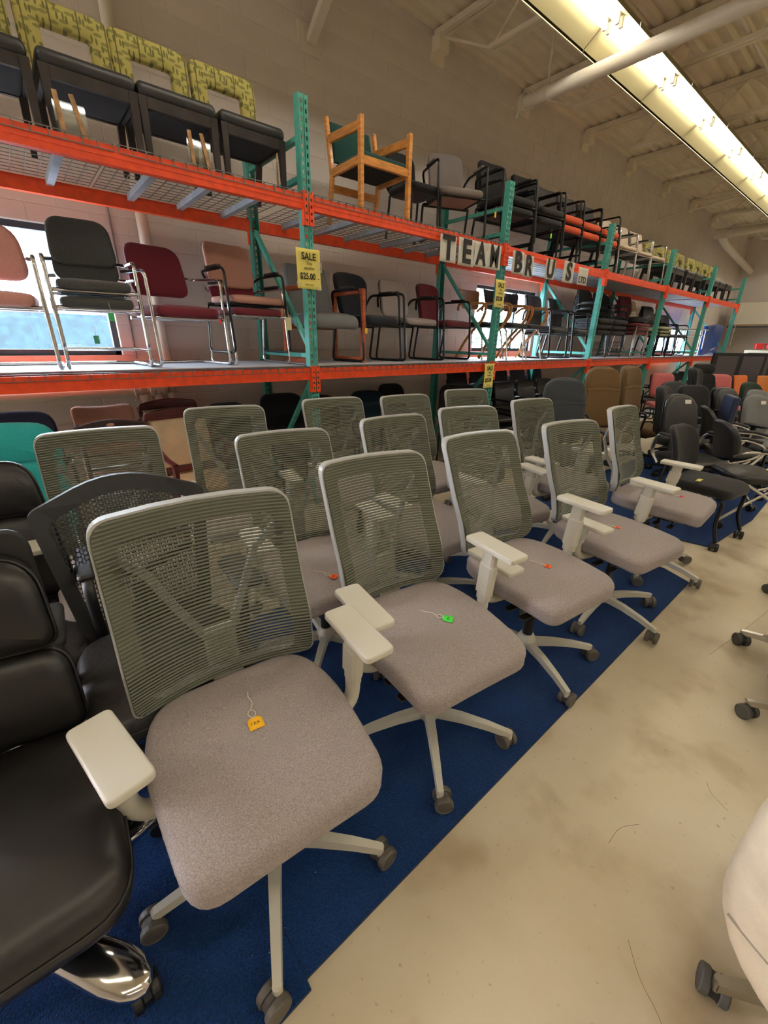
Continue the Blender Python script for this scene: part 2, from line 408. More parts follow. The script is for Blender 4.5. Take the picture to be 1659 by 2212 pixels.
SIDING = mat('outside_siding', (22, 44, 54), .9, noise=.25, nscale=14); LEAF = mat('outside_leaves', (36, 58, 38), .9, noise=.4, nscale=30)
tag(MB().box(-2.5, 7.6, -.2, 2.2, 7.8, 1.75).build('neighbour_wall', SIDING), 'pale blue wall outside seen through the first window', 'wall')
for i, x in enumerate((7.6, 9.5, 11.4, 13.3, 22, 25.5, 29)):
    m = MB(); rnd = random.Random(i); n = 260
    for k in range(n):
        a, h_ = rnd.uniform(0, 2 * PI), rnd.uniform(-.1, 2.3); rr_ = .9 * math.sqrt(max(.05, 1 - ((h_ - .9) / 1.5) ** 2)) * rnd.uniform(.75, 1)
        p = Vector((x + rr_ * math.cos(a), 8.6 + rr_ * .6 * math.sin(a), h_)); d1 = Vector((rnd.uniform(-1, 1), rnd.uniform(-1, 1), rnd.uniform(-1, 1))).normalized() * .09; d2 = d1.orthogonal().normalized() * .05
        m.add([p - d1, p + d2, p + d1, p - d2], [(0, 1, 2, 3)])
    o = m.build('shrub', LEAF); tag(o, 'leafy green shrub outside the %s' % ['second window, first from the left', 'second window, second from the left', 'second window, third from the left', 'second window, farthest right', 'third window, left', 'third window, middle', 'third window, right'][i], 'shrub', 'shrubs outside the windows')
tag(MB().box(-6, 4.85, -.35, 32, 14, -.15).build('outside_ground', mat('outside_paving', (190, 190, 188), .9)), 'pale paving outside the windows', 'ground')['kind'] = 'structure'

# ------------------------------------------------------------------ fluorescent light rows
TUBE = mat('lit_tube', (255, 248, 236), .4, emit=TUBE_POWER); REFL = mat('reflector_enamel', (158, 148, 108), .5)
SOCK = mat('lamp_socket', (230, 225, 215), .4)
def fixture(o):
    L = 1.345
    m = MB(); prof = [(-.25, -.11), (-.25, -.08), (-.16, -.02), (-.07, .045), (.07, .045), (.16, -.02), (.25, -.08), (.25, -.11)]; n = len(prof)
    top = [(y, z + .008) for y, z in prof]
    vs = [(x, y, z) for x in (0, L - .006) for y, z in prof] + [(x, y, z) for x in (0, L - .006) for y, z in top]
    fs = [(i, i + 1, n + i + 1, n + i) for i in range(n - 1)] + [(2 * n + i, 3 * n + i, 3 * n + i + 1, 2 * n + i + 1) for i in range(n - 1)]
    m.add(vs, fs); m.build('reflector', REFL, o)
    MB().box(0, -.05, .05, L, .05, .11).build('ballast_box', REFL, o)
    for y in (-.055, .055):
        MB().tube([(.05, y, -.01), (L - .05, y, -.01)], .019, 10).build('tube', TUBE, o)
        for x in (.035, L - .035): MB().box(x - .014, y - .016, -.035, x + .014, y + .016, .045, .003).build('socket', SOCK, o)
    MB().tube([(.35, 0, .1), (.35, 0, .60)], .004, 5).build('hanger_wire', SOCK, o)
for r_, y in enumerate(LAMP_ROWS):
    for k in range(-4 if r_ else -2, 11):
        lab = 'twin tube fluorescent strip light in the bright row under the ceiling' if r_ == 0 else 'twin tube fluorescent strip light of a parallel row behind the camera'
        if r_ == 0 and k < 0: lab = 'twin tube strip light of the bright row, out of view above the camera'
        if r_ == 0 and 0 <= k < 11:
            lab = ['twin tube strip light at the upper edge, before the capped pipe', 'twin tube strip light directly behind the crossing capped pipe', 'second twin tube strip light beyond the capped pipe', 'third twin tube strip light beyond the capped pipe',
                   'fourth twin tube strip light beyond the capped pipe', 'fifth twin tube strip light beyond the capped pipe', 'sixth twin tube strip light beyond the capped pipe', 'seventh twin tube strip light beyond the capped pipe', 'eighth twin tube strip light beyond the capped pipe', 'ninth twin tube strip light beyond the capped pipe', 'farthest twin tube strip light of the bright row'][k]
        place('fixture', fixture, 'strip_light', lab, 'ceiling light', (3.42 + 1.35 * k, y, LAMP_Z), group='row of fluorescent strip lights' if r_ == 0 else 'strip light rows behind the camera')

# ------------------------------------------------------------------ carpets
CARPET = mat('blue_carpet', (8, 56, 116), 1, noise=.35, nscale=160, bump=1.0, bscale=260, spec=.1, sheen=.1, detail=6)
nt = CARPET.node_tree; b = nt.nodes['Principled BSDF']; tc = nt.nodes['Texture Coordinate']
vo = nt.nodes.new('ShaderNodeTexVoronoi'); vo.inputs['Scale'].default_value = 13; nt.links.new(tc.outputs['Object'], vo.inputs['Vector'])
lt = nt.nodes.new('ShaderNodeMath'); lt.operation = 'LESS_THAN'; lt.inputs[1].default_value = .022; nt.links.new(vo.outputs['Distance'], lt.inputs[0])
src = b.inputs['Base Color'].links[0].from_socket; mx = nt.nodes.new('ShaderNodeMix'); mx.data_type = 'RGBA'; nt.links.new(src, mx.inputs[6]); mx.inputs[7].default_value = (.5, .55, .62, 1); nt.links.new(lt.outputs[0], mx.inputs[0]); nt.links.new(mx.outputs[2], b.inputs['Base Color'])
CEDGE = mat('carpet_edge', (40, 52, 80), .9)
def rug(name, pts, label, cat='rug'):
    m = MB(); n = len(pts)
    m.add([(x, y, .012) for x, y in pts] + [(x, y, .0005) for x, y in pts], [tuple(range(n))] )
    o = m.build(name, CARPET)
    e = MB(); e.add([(x, y, z) for x, y in pts for z in (.0005, .012)], [(2 * i, 2 * ((i + 1) % n), 2 * ((i + 1) % n) + 1, 2 * i + 1) for i in range(n)]); e.build('edge_binding', CEDGE, o)
    return tag(o, label, cat)
rug('carpet_runner', [(.206, .507), (1.7, .515), (3.18, .525), (3.26, .70), (3.30, 1.98), (.21, 1.98)], 'long blue carpet runner under the grey mesh chairs')
rug('carpet_runner', [(-2.2, .40), (.2045, .484), (.2085, 1.96), (-2.2, 1.96)], 'nearer blue carpet piece under the black leather chair')
rug('carpet_runner', [(3.95, .60), (4.95, .52), (8.2, .60), (8.2, 2.1), (3.6, 2.1)], 'farther blue carpet under the black office chairs')

# ================================================================== PALLET RACK
TEAL = mat('teal_rack_paint', (74, 160, 148), .45, noise=.12, nscale=25); ORANGE = mat('orange_beam_paint', (238, 78, 32), .42, noise=.10, nscale=18)
GALV = mat('galvanised_steel', (158, 166, 178), .5, .2, noise=.1, nscale=12); WIREM = mat('deck_wire', (122, 122, 122), .4, .6)
YF, YB = 3.36, 4.30; PX = [-.54, 1.99, 4.53, 7.03, 9.54, 12.10, 14.60]
Z1, Z2, PT = 1.26, 2.50, 3.09
rack = thing('pallet_rack', 'long teal and orange steel pallet rack along the block wall', 'storage rack', (PX[0], YF, 0))
OX, OY = PX[0], YF
def post(x, y, top, front):
    m = MB(); w, d = .078, .07; s = -1 if front else 1
    yf = y - OY + (s * d / 2)
    # side flanges and a face with two columns of real slots
    m.box(x - w / 2, y - OY - d / 2, 0, x - w / 2 + .003, y - OY + d / 2, top).box(x + w / 2 - .003, y - OY - d / 2, 0, x + w / 2, y - OY + d / 2, top)
    fa, fb = (yf, yf + .003) if front else (yf - .003, yf)
    for a, b_ in ((-.036, -.027), (-.013, -.005), (.005, .013), (.027, .036)): m.box(x + a, fa, 0, x + b_, fb, top)
    m.box(x - .005, fa + .006, 0, x + .005, fb + .008, top)
    z = .0
    while z < top:
        for a, b_ in ((-.027, -.013), (.013, .027)): m.box(x + a, fa, z, x + b_, fb, min(top, z + .024))
        z += .051
    return m
for i, x in enumerate(PX):
    X = x - OX; top = PT
    post(X, YF, top, True).build('front_post', TEAL, rack); post(X, YB, top, False).build('rear_post', TEAL, rack)
    for za, zb in ((.15, .15), (2.86, 2.86), (1.36, 1.36), (2.62, 2.62)): MB().bar((X, .03, za), (X, YB - YF - .03, zb), .035, .035).build('horizontal_brace', TEAL, rack)
    for za, zb in ((1.42, 2.40), (1.15, .2)):  MB().bar((X, .03, za), (X, YB - YF - .03, zb), .035, .035).build('diagonal_brace', TEAL, rack)
def beam(xa, xb, y, z, front):
    m = MB(); Y = y - OY; h_ = .095
    m.box(xa, Y - .025, z - h_, xb, Y + .025, z - .022).box(xa, Y - .025 if front else Y - .005, z - .022, xb, Y + .005 if front else Y + .025, z)
    m.box(xa, Y - (.028 if front else -.025), z - h_ * .62, xb, Y - (.025 if front else -.028), z - h_ * .38)
    o = m.build('beam', ORANGE, rack)
    for x, s in ((xa, 1), (xb, -1)):
        p = MB(); x1 = x + s * .0; x2 = x + s * .006; yy = Y - .040 if front else Y + .040
        # connector: an L plate with slots, hooked on the post face
        a, b_ = (x - .036, x - .002) if s > 0 else (x + .002, x + .036)
        zt, zb = z + .02, z - .20
        for u0, u1 in ((a, a + .010), (b_ - .010, b_)): p.box(u0, yy - .003, zb, u1, yy + .001, zt)
        for k in range(6): zz = zb + k * .044; p.box(a + .010, yy - .003, zz if k else zb, b_ - .010, yy + .001, min(zt, zz + .026))
        p.box(x, min(yy, Y), zb, x + s * .004, max(yy, Y), zt)
        p.build('connector', ORANGE, o)
for i in range(len(PX) - 1):
    xa, xb = PX[i] - OX + .04, PX[i + 1] - OX - .04
    for z in (Z1, Z2):
        beam(xa, xb, YF - .015, z, True); beam(xa, xb, YB + .015, z, False)
# decks: one wire deck panel per half bay
def wire_deck(width, bent):
    def f(o):
        m = MB(); d = YB - YF; n = int(width / .075); r = .0020
        for k in range(n + 1):
            x = -width / 2 + k * width / n
            m.box(x - r, -.045, -r, x + r, d, r); 
            m.box(x - r, -.047, -.035, x + r, -.043, r)
        y = -.02
        for k in range(14): m.box(-width / 2, -.045 + k * (d + .04) / 13 - r, r, width / 2, -.045 + k * (d + .04) / 13 + r, 3 * r)
        m.box(-width / 2, -.0475, -.037, width / 2, -.043, -.033)
        g = m.build('wire_grid', WIREM, o); g['kind'] = 'stuff'
        for x in (-.36, 0, .36) if width > 1 else (-.2, .2): MB().box(x - .022, .02, -.045, x + .022, d - .01, -.004).build('support_channel', GALV, o)
    return f
def slat_deck(o):
    d = YB - YF
    for k in range(9):
        y = .03 + k * (d - .04) / 9; MB().box(-.60, y, -.03, .60, y + .085, -.004, .003).build('slat', GALV, o)
names = ['first', 'second', 'third', 'fourth', 'fifth', 'sixth']
DECKW = 1.2
for b_i in range(6):
    for hlf in (0, 1):
        x = PX[b_i] + .04 + .62 + hlf * 1.225
        for lv, z in ((1, Z1), (2, Z2)):
            side = ['left', 'right'][hlf]
            if lv == 2 and b_i >= 2:
                place('slat_deck', slat_deck, 'steel_deck', 'grey steel slat deck, %s half of the %s bay on the upper level' % (side, names[b_i]), 'shelf deck', (x, YF, z + .006), group='shelf decks of the rack')
            else:
                place('wire_deck', wire_deck(DECKW, 1), 'wire_deck', 'wire mesh deck, %s half of the %s bay on the %s level' % (side, names[b_i], 'upper' if lv == 2 else 'lower'), 'shelf deck', (x, YF, z + .006), group='shelf decks of the rack')
BOARD = mat('grey_shelf_board', (176, 176, 184), .5, noise=.08, nscale=5)
for b_i in range(6):
    o = MB().box(PX[b_i] + .06, YF + .02, Z1 + .014, PX[b_i + 1] - .06, YB - .03, Z1 + .022, .001).build('shelf_board', BOARD)
    tag(o, 'grey board lying on the wire deck of the %s lower bay' % names[b_i], 'shelf board', 'boards on the lower rack level')
DZ1, DZ2 = Z1 + .022, Z2 + .014
# ================================================================== SHARED CHAIR PARTS
def caster(parent, x, y, ang, wheel, hood, r=.033, w=.021):
    """twin wheel caster: a part with two wheels as sub-parts"""
    m = MB(); c, s_ = math.cos(ang), math.sin(ang)
    def L(px, py, pz): return (x + c * px - s_ * py, y + s_ * px + c * py, pz)
    m.tube([L(0, 0, .075), L(0, 0, .052)], .008, 8)
    hp = []
    for k in range(7):
        a = R(-20 + 37 * k); hp.append((-.012 + r * .86 * math.cos(a), r + .001 + r * .86 * math.sin(a)))
    n = len(hp); vs = [L(px, sy, pz) for sy in (-.008, .008) for px, pz in hp]
    m.add(vs, [tuple(range(n)), tuple(reversed(range(n, 2 * n)))] + [(i, n + i, n + (i + 1) % n, (i + 1) % n) for i in range(n)])
    cas = m.build('caster', hood, parent)
    for sy in (-1, 1):
        M = Matrix.Translation((x - c * .012 - s_ * sy * .010, y - s_ * .012 + c * sy * .010, r)) @ Matrix.Rotation(ang, 4, 'Z') @ Matrix.Rotation(R(-90 * sy), 4, 'X')
        MB().lathe([(r * .94, 0), (r, .003), (r, w * .78), (r * .93, w * .95), (r * .80, w), (r * .76, w * .90), (r * .3, w * .92)], 24, M, False).build('wheel', wheel, cas)
    return cas
def star_base(o, mt, wheel, hood, r=.31, z0=.095, z1=.07, rot=0, n=5, w=.042, h=.034, thick=1.0, col=None, colz=(.10, .42)):
    MB().lathe([(.030, z0 - .03), (.044, z0 - .02), (.046, z0 + .02), (.034, z0 + .045), (.026, z0 + .05)], 20).build('hub', mt, o)
    MB().tube([(0, 0, colz[0]), (0, 0, colz[1] * .62)], .025, 14).tube([(0, 0, colz[1] * .6), (0, 0, colz[1])], .014, 10).build('gas_column', col or BLACKP, o)
    rnd = random.Random(int(rot * 10) + 3)
    for k in range(n):
        a = R(rot + 360 * k / n); d = Vector((math.cos(a), math.sin(a), 0)); sd = Vector((-d.y, d.x, 0)); m = MB(); secs = []
        for t in (0, .35, .7, .93, 1):
            ww = w * (1 - .42 * t) * thick; hh = h * (1 - .25 * t) * thick; p = d * (.03 + (r - .03) * t) + Vector((0, 0, z0 + (z1 - z0) * t + .012 * math.sin(PI * t)))
            secs.append([p - sd * ww / 2 - Vector((0, 0, hh / 2)), p + sd * ww / 2 - Vector((0, 0, hh / 2)), p + sd * ww * .42 + Vector((0, 0, hh / 2)), p - sd * ww * .42 + Vector((0, 0, hh / 2))])
        vs = [p for q in secs for p in q]; fs = [(3, 2, 1, 0), (16, 17, 18, 19)]
        for i in range(4):
            for j in range(4): fs.append((i * 4 + j, i * 4 + (j + 1) % 4, i * 4 + 4 + (j + 1) % 4, i * 4 + 4 + j))
        if w > .09:
            m.tube([tuple(d * (.03 + (r - .02) * t) + Vector((0, 0, z0 + (z1 - z0) * t * t + .014 * math.sin(PI * t)))) for t in (0, .2, .4, .6, .75, .88, .96, 1.0)], [w * .50, w * .44, w * .42, w * .46, w * .48, w * .42, w * .30, w * .14], 16, flat=.55)
        else: m.add(vs, fs)
        m.tube([tuple(d * (r - .005) + Vector((0, 0, z1 + .012))), tuple(d * (r - .005) + Vector((0, 0, z1 - .022)))], .012, 10)
        lg = m.build('leg', mt, o)
        caster(o, d.x * (r - .005), d.y * (r - .005), rnd.uniform(-PI, PI) if rot else a + .6, wheel, hood)

# ------------------------------------------------------------------ grey mesh task chair
SEATF = mat('heathered_grey_fabric', (160, 151, 150), .95, noise=.22, nscale=330, bump=.3, bscale=420, spec=.15, sheen=.1)
WPLAS = mat('off_white_plastic', (208, 206, 194), .42); GREYP = mat('light_grey_plastic', (176, 178, 176), .45)
MESHF = mat('olive_grey_mesh', (104, 107, 95), .75, spec=.3); MESHB = mat('olive_mesh_border', (90, 92, 78), .8, spec=.3)
WHEEL = mat('taupe_caster_wheel', (92, 87, 80), .5); HOOD = mat('caster_hood_grey', (70, 67, 62), .5)
def half_w(v, wb, wt, r, H):
    """half width of the rounded back outline at height fraction v"""
    w = wb + (wt - wb) * v; z = v * H
    for e, rr in ((z, r[0]), (H - z, r[1])):
        if e < rr: w -= rr - math.sqrt(max(0, rr * rr - (rr - e) ** 2))
    return w
def back_surface(H, zb, yb, lean, wrap=.05, lumbar=.03):
    def P(x, z, w=0):
        v = z / H
        y = yb + lean * v + .03 * (v - .5) ** 2 * 2 - lumbar * math.exp(-((v - .22) / .2) ** 2) - wrap * (x / .25) ** 2
        return (x, y - w, zb + z)
    return P
def task_chair(rot, back_lean, dz, aL, aR, arms=True, toe=0, bw=.236, bx=0):
    def f(o):
        sz = .485 + dz
        ol = outline([(-.238, -.262), (.238, -.262), (.272, .10), (.222, .285), (-.222, .285), (-.272, .10)], [.075, .075, .16, .11, .11, .16], 6)
        def warp(u, v, w):
            z = sz - .036 + w - .8 * max(0, -(v + .14)) ** 1.7 * 1.1 - .2 * max(0, v - .15) ** 2 - .20 * abs(u) ** 2.4 + .006
            return (u, v, z)
        MB().slab(ol, .076, .022, warp, rings=7, nprof=5, dome=.006).build('seat', SEATF, o)
        MB().tube([warp(u * .999, v * .999, .018) for u, v in ol], .0016, 4, closed=True).build('seam', SEATF, o)
        MB().slab(outline([(-.2, -.2), (.2, -.2), (.17, .2), (-.17, .2)], .06), .02, .008, lambda u, v, w: (u, v, sz - .085 + w)).build('seat_pan', GREYP, o)
        MB().box(-.07, -.13, sz - .15, .07, .13, sz - .09, .015).build('mechanism', BLACKP, o)
        for sx, yy in ((-1, -.10), (-1, -.02), (1, -.06)):
            m = MB(); m.tube([(sx * .05, yy, sz - .12), (sx * .17, yy - .01, sz - .125)], .006, 6)
            m.slab(rect(.075, .035, .012), .010, .005, lambda u, v, w: (sx * .195 + u, yy - .01 + v, sz - .13 + w)); m.build('lever', BLACKP, o)
        # back
        H = .53; zb = .490 + dz; P = back_surface(H, zb, .28, back_lean)
        wb, wt, rr = bw, bw + .002, (.075 if bw < .25 else .04, .05)
        nr = 52; m = MB(); ns = 12
        for k in range(nr):
            v = (k + .5) / nr; hw = half_w(v, wb, wt, rr, H) - .002; zc = v * H; hh = .0034
            vs = []
            for i in range(ns + 1):
                x = -hw + 2 * hw * i / ns
                vs += [P(x, zc - hh, .0005), P(x, zc, .0035), P(x, zc + hh, .0005)]
            fs = []
            for i in range(ns):
                for j in (0, 1): fs.append((i * 3 + j, i * 3 + 3 + j, i * 3 + 4 + j, i * 3 + 1 + j))
            m.add(vs, fs)
        # fine vertical yarns tie the ribs together
        for i in range(24):
            u = -.96 + 1.92 * i / 23
            for k in range(0, 9):
                v0, v1 = .01 + .98 * k / 9, .01 + .98 * (k + 1) / 9
                a = u * half_w(v0, wb, wt, rr, H); b_ = u * half_w(v1, wb, wt, rr, H)
                m.add([P(a - .0005, v0 * H), P(a + .0005, v0 * H), P(b_ + .0005, v1 * H), P(b_ - .0005, v1 * H)], [(0, 1, 2, 3)])
        mb = m.build('mesh_back', MESHF, o); 
        # border ring behind the mesh, pale rim around it
        def ring(ins_s, ins_t, ins_b, w0, w1, grow, mt, nm, N=64):
            m = MB(); vs = []
            def outl(k, gs, gt, gb):
                # parameter around the rounded rectangle
                pts = MEM[:]
                x, z = pts[k]; cx, cz = 0, H / 2
                W2 = wb + (wt - wb) * z / H
                fx = (W2 - gs) / W2; zt = gb + (z / H) * (H - gb - gt)
                return x * fx, zt
            MEM = outline([(-wb, 0), (wb, 0), (wt, H), (-wt, H)], [rr[0], rr[0], rr[1], rr[1]], 6)
            n = len(MEM)
            for k in range(n):
                xo, zo = outl(k, -grow, -grow, -grow); xi, zi = outl(k, ins_s, ins_t, ins_b)
                vs += [P(xo, zo, w0), P(xi, zi, w0), P(xi, zi, w1), P(xo, zo, w1)]
            fs = []
            for k in range(n):
                j = (k + 1) % n
                for q in range(4): fs.append((4 * k + q, 4 * k + (q + 1) % 4, 4 * j + (q + 1) % 4, 4 * j + q))
            m.add(vs, fs, False); return m.build(nm, mt, o)
        ring(.050, .055, .022, -.001, -.006, .0, MESHB, 'mesh_border')
        ring(.018, .018, .016, -.006, -.038, .006, GREYP, 'back_frame')
        # V shaped support and spine
        yv = lambda x, z: P(x, z, -.03)
        m = MB()
        for sx in (-1, 1):
            pts = [Vector(P(sx * (wb - .025), .44, -.024)), Vector(P(sx * .16, .34, -.075)), Vector(P(sx * .10, .21, -.085)), Vector(P(sx * .035, .10, -.07)), Vector(P(sx * .035, .0, -.055))]
            for a, b_ in zip(pts, pts[1:]): m.bar(a, b_, .026, .012, up=(0, 1, 0), bev=.003)
        m.build('back_support', GREYP, o)
        m = MB(); pts = [Vector(P(0, .14, -.055)), Vector(P(0, .0, -.05)), Vector((0, .25, sz - .07)), Vector((0, .10, sz - .115))]
        for a, b_ in zip(pts, pts[1:]): m.bar(a, b_, .095, .022, up=(0, 1, .2), bev=.005)
        m.box(-.055, .225, sz - .09, .055, .30, sz - .03, .01); m.build('spine', WPLAS, o)
        m = MB()
        for sx in (-1, 1):
            for k in range(5): zz = .44 - .017 * k; a_ = Vector(P(sx * (wb - .050 - .003 * k), zz, .0042)); b2 = Vector(P(sx * (wb - .025 - .003 * k), zz, .0042)); m.bar(a_, b2, .005, .0012, up=(0, 1, 0))
        if bw > .25: m.build('border_slots', HOOD, o)['kind'] = 'stuff'
        # arms
        ax = .312 if bw > .25 else .293
        if arms:
            for sx, za in ((-1, aL), (1, aR)):
                pth = smooth_path([(sx * .12, .03, sz - .105), (sx * ax, .05, sz - .105), (sx * ax, .05, sz + .04)], .07, 5)
                a = MB().tube(pth, .024, 12).build('arm_bracket', WPLAS, o)
                m = MB(); b0 = Vector((sx * ax, .05, sz - .01)); t0 = Vector((sx * (ax - .003), .035, za - .018))
                m.bar(b0, t0, .034, .062, up=(0, 1, 0), bev=.008); m.bar(b0 + Vector((0, 0, .03)), b0 + (t0 - b0) * .72, .042, .074, up=(0, 1, 0), bev=.010); m.build('arm_post', WPLAS, a)
                MB().slab(rect(.024, .03, .008), .012, .004, lambda u, v, w: (sx * (ax + .02) + w, .05 + u, za - .06 + v)).build('height_button', GREYP, a)
                ta = R(toe if sx < 0 else 0); ca, sa = math.cos(ta), math.sin(ta)
                MB().slab(rect(.094, .250, .018, 0, 0, 4), .022, .006, lambda u, v, w: (sx * ax + u * ca - v * sa, .02 + u * sa + v * ca, za - .012 + w), rings=3).build('arm_pad', WPLAS, a)
        star_base(o, WPLAS, WHEEL, HOOD, rot=rot, r=.328, colz=(.1, sz - .13))
    return f
ORD = 'grey mesh back task chair with white arms, '
TASK = [ # x, y, yaw, lean, dz, armL, armR, base rotation, label
 (0.27, 0.805, -5, 0.13, 0.02, 0.665, 0.715, -115, 'nearest grey mesh task chair, its seat holding the yellow price tag'),
 (0.97, 0.84, -8, 0.19, 0.02, 0.7, 0.765, -128, 'grey mesh task chair whose seat holds the green price tag'),
 (1.66, 0.83, -7, 0.2, 0.03, 0.64, 0.785, -114, 'third grey mesh task chair of the front row, orange tag on its seat'),
 (2.38, 0.77, -9, 0.16, 0.03, 0.635, 0.755, -103, 'fourth grey mesh task chair of the front row, orange tag on its seat'),
 (3.17, 0.80, 3, 0.12, 0.06, 0.68, 0.72, -100, 'farthest grey mesh task chair of the front row, red tag on its seat'),
 (0.18, 1.93, -6, 0.13, 0.05, 0.75, 0.75, 20, 'grey mesh task chair behind the black mesh chair, beside the turquoise chair'),
 (0.9, 1.5, -8, 0.18, 0.02, 0.7, 0.72, 10, 'grey mesh task chair behind the one with the green tag, orange tag on its seat'),
 (1.67, 1.52, -3, 0.14, 0.03, 0.7, 0.72, 40, 'grey mesh task chair of the second row, behind the third chair in front'),
 (2.28, 1.5, -15, 0.18, 0.03, 0.7, 0.7, 60, 'grey mesh task chair of the second row, behind the fourth chair in front'),
 (3.08, 1.47, -6, 0.14, 0.04, 0.7, 0.7, 50, 'grey mesh task chair of the second row, in front of the dark grey high-back chair'),
 (0.87, 2.32, -12, 0.13, 0.05, 0.7, 0.7, 30, 'grey mesh task chair beside the cream mahogany armchair, back row'),
 (1.7, 2.28, -8, 0.16, 0.05, 0.7, 0.7, 15, 'grey mesh task chair below the rack post with the big SALE sign'),
 (2.37, 2.2, -6, 0.15, 0.04, 0.7, 0.7, 70, 'grey mesh task chair of the back row with black chair seen to its right'),
 (3.2, 2.32, -15, 0.13, 0.03, 0.68, 0.7, 5, 'smallest looking grey mesh task chair, below the hanging lower SALE sign'),
]
for i, (x, y, yaw, lean, dz, aL, aR, rot, lab) in enumerate(TASK):
    place('task%d' % i, task_chair(rot - yaw, lean, dz, aL, aR, toe=16 if i == 0 else 0, bw=.262 if i == 0 else .236), 'task_chair', lab, 'office chair', (x, y, .012), yaw, 'grey mesh task chairs on the carpet')
# price tags lying on the seats
def price_tag(name_rgb, n, o, size=.036, marks=True):
    mt = mat('tag_' + n, name_rgb, .7); s = size
    MB().slab(outline([(-s * .5, -s * .5), (s * .5, -s * .5), (s * .5, s * .30), (s * .28, s * .55), (-s * .28, s * .55), (-s * .5, s * .30)], .002, 2), .0012, .0005, lambda u, v, w: (u, v, .001 + w), rings=2, nprof=1).build('card', mt, o)
    pts = [(0, s * .4, .002), (-s * .35, s * .9, .004), (0, s * 1.25, .004), (s * .3, s * .8, .004), (0, s * .45, .003)]
    MB().tube(smooth_path(pts, s, 4), .0011, 5).tube(smooth_path([(0, s * 1.2, .004), (s * .3, s * 1.8, .004), (s * .12, s * 2.4, .004), (s * .25, s * 2.9, .004)], s, 4), .0011, 5).build('string', mat('white_string', (232, 226, 210), .9), o)
    if marks:
        m = MB()
        for k, (a, b_) in enumerate((((-.3, -.1), (-.22, .12)), ((-.12, -.12), (-.06, .12)), ((-.06, .12), (.02, -.1)), ((.1, -.1), (.22, .1)), ((.1, .1), (.26, -.06)))):
            m.bar((a[0] * s, a[1] * s, .0021), (b_[0] * s, b_[1] * s, .0021), .0015, .0004)
        m.build('handwriting', mat('ink', (90, 70, 30), .8), o)
def tag_on(x, y, z, rz, rgb, n, label, size=.036):
    o = thing('price_tag', label, 'price tag', (x, y, z), rz, 'price tags on strings'); price_tag(rgb, n, o, size); return o
# ------------------------------------------------------------------ generic padded chairs
def pad_seat(o, w, d, t, z, mt, r=.10, y0=0, drop=.03, dome=.012, w2=None, name='seat', pan=True, piping=None):
    ol = rect(w, d, r, 0, y0, 5, w2)
    def warp(u, v, ww):
        vf = max(0, -(v - y0) / (d / 2) - .45); return (u, v, z - t / 2 + ww - drop * vf ** 2 * 2.4)
    s_ = MB().slab(ol, t, t * .42, warp, rings=5, nprof=4, dome=dome).build(name, mt, o)
    if piping: MB().tube([warp(u, v, t * .12) for u, v in ol], .004, 5, closed=True).build('piping', piping, o)
    if pan: MB().slab(rect(w * .8, d * .8, r * .7, 0, y0), .014, .005, lambda u, v, ww: (u, v, z - t - .004 + ww)).build('seat_pan', BLACKP, o)
    return s_
def pad_back(o, wb, wt, h, t, zb, yb, lean, mt, rb=.08, rt=.12, wrap=.03, top_bow=.0, bulge=.02, name='backrest', side=0, seams=(), piping=None, shell=None, rings=6, dome=.006):
    ol = outline([(-wb / 2, 0), (wb / 2, 0), (wt / 2, h), (0, h + top_bow), (-wt / 2, h)], [rb, rb, rt, .2, rt], 6) if top_bow else outline([(-wb / 2, 0), (wb / 2, 0), (wt / 2, h), (-wt / 2, h)], [rb, rb, rt, rt], 7)
    def warp(u, v, w):
        return (u, yb + lean * v / h - w - bulge * math.sin(PI * min(1, max(0, v / h))) - wrap * (u / (max(wb, wt) / 2)) ** 2 + .03, zb + v)
    b = MB().slab(ol, t, t * .45, warp, rings=rings, nprof=4, dome=dome).build(name, mt, o)
    if piping: MB().tube([warp(u, v, t * .2) for u, v in ol], .004, 5, closed=True).build('piping', piping, o)
    if shell: MB().slab([(u * .96, .02 + v * .95) for u, v in ol], .012, .004, lambda u, v, w: warp(u, v, w - t / 2 - .006), rings=3, nprof=2).build('back_shell', shell, o)
    for sv in seams:
        hw = (wb + (wt - wb) * sv) / 2 * .93; MB().tube([warp(-hw + 2 * hw * k / 10, sv * h, t / 2 + dome * .9) for k in range(11)], .004, 5).build('seam', mt, b)
    return b, warp
def loop_arms(o, mt, x=.28, z0=.42, z1=.66, y0=-.16, y1=.22, r=.014, padm=None, flat=1.4):
    for s_ in (-1, 1):
        p = smooth_path([(s_ * (x - .06), y0 + .06, z0 - .03), (s_ * x, y0 + .04, z0 + .02), (s_ * x, y0, z1), (s_ * x, y1 - .04, z1), (s_ * (x - .03), y1 + .03, z0 + .08), (s_ * (x - .06), y1 - .06, z0 - .03)], .06, 4)
        a = MB().tube(p, r, 8, flat=flat).build('armrest', mt, o)
        if padm: MB().slab(rect(.055, y1 - y0 - .10, .022, s_ * x, (y0 + y1) / 2 - .01), .026, .012, lambda u, v, w: (u, v, z1 + .014 + w), rings=3).build('arm_pad', padm, a)
def t_arms(o, mt, x=.29, z0=.40, z1=.67, y=.02, pm=None, L=.25, w=.085):
    for s_ in (-1, 1):
        m = MB(); m.tube(smooth_path([(s_ * .12, y, z0 - .02), (s_ * x, y, z0 - .02), (s_ * x, y, z0 + .1)], .05), .018, 8); m.bar((s_ * x, y, z0 + .05), (s_ * x, y, z1 - .01), .032, .055, up=(0, 1, 0), bev=.006)
        a = m.build('armrest', mt, o)
        MB().slab(rect(w, L, .03, s_ * x, y - .02), .03, .013, lambda u, v, ww: (u, v, z1 + ww), rings=3).build('arm_pad', pm or mt, a)
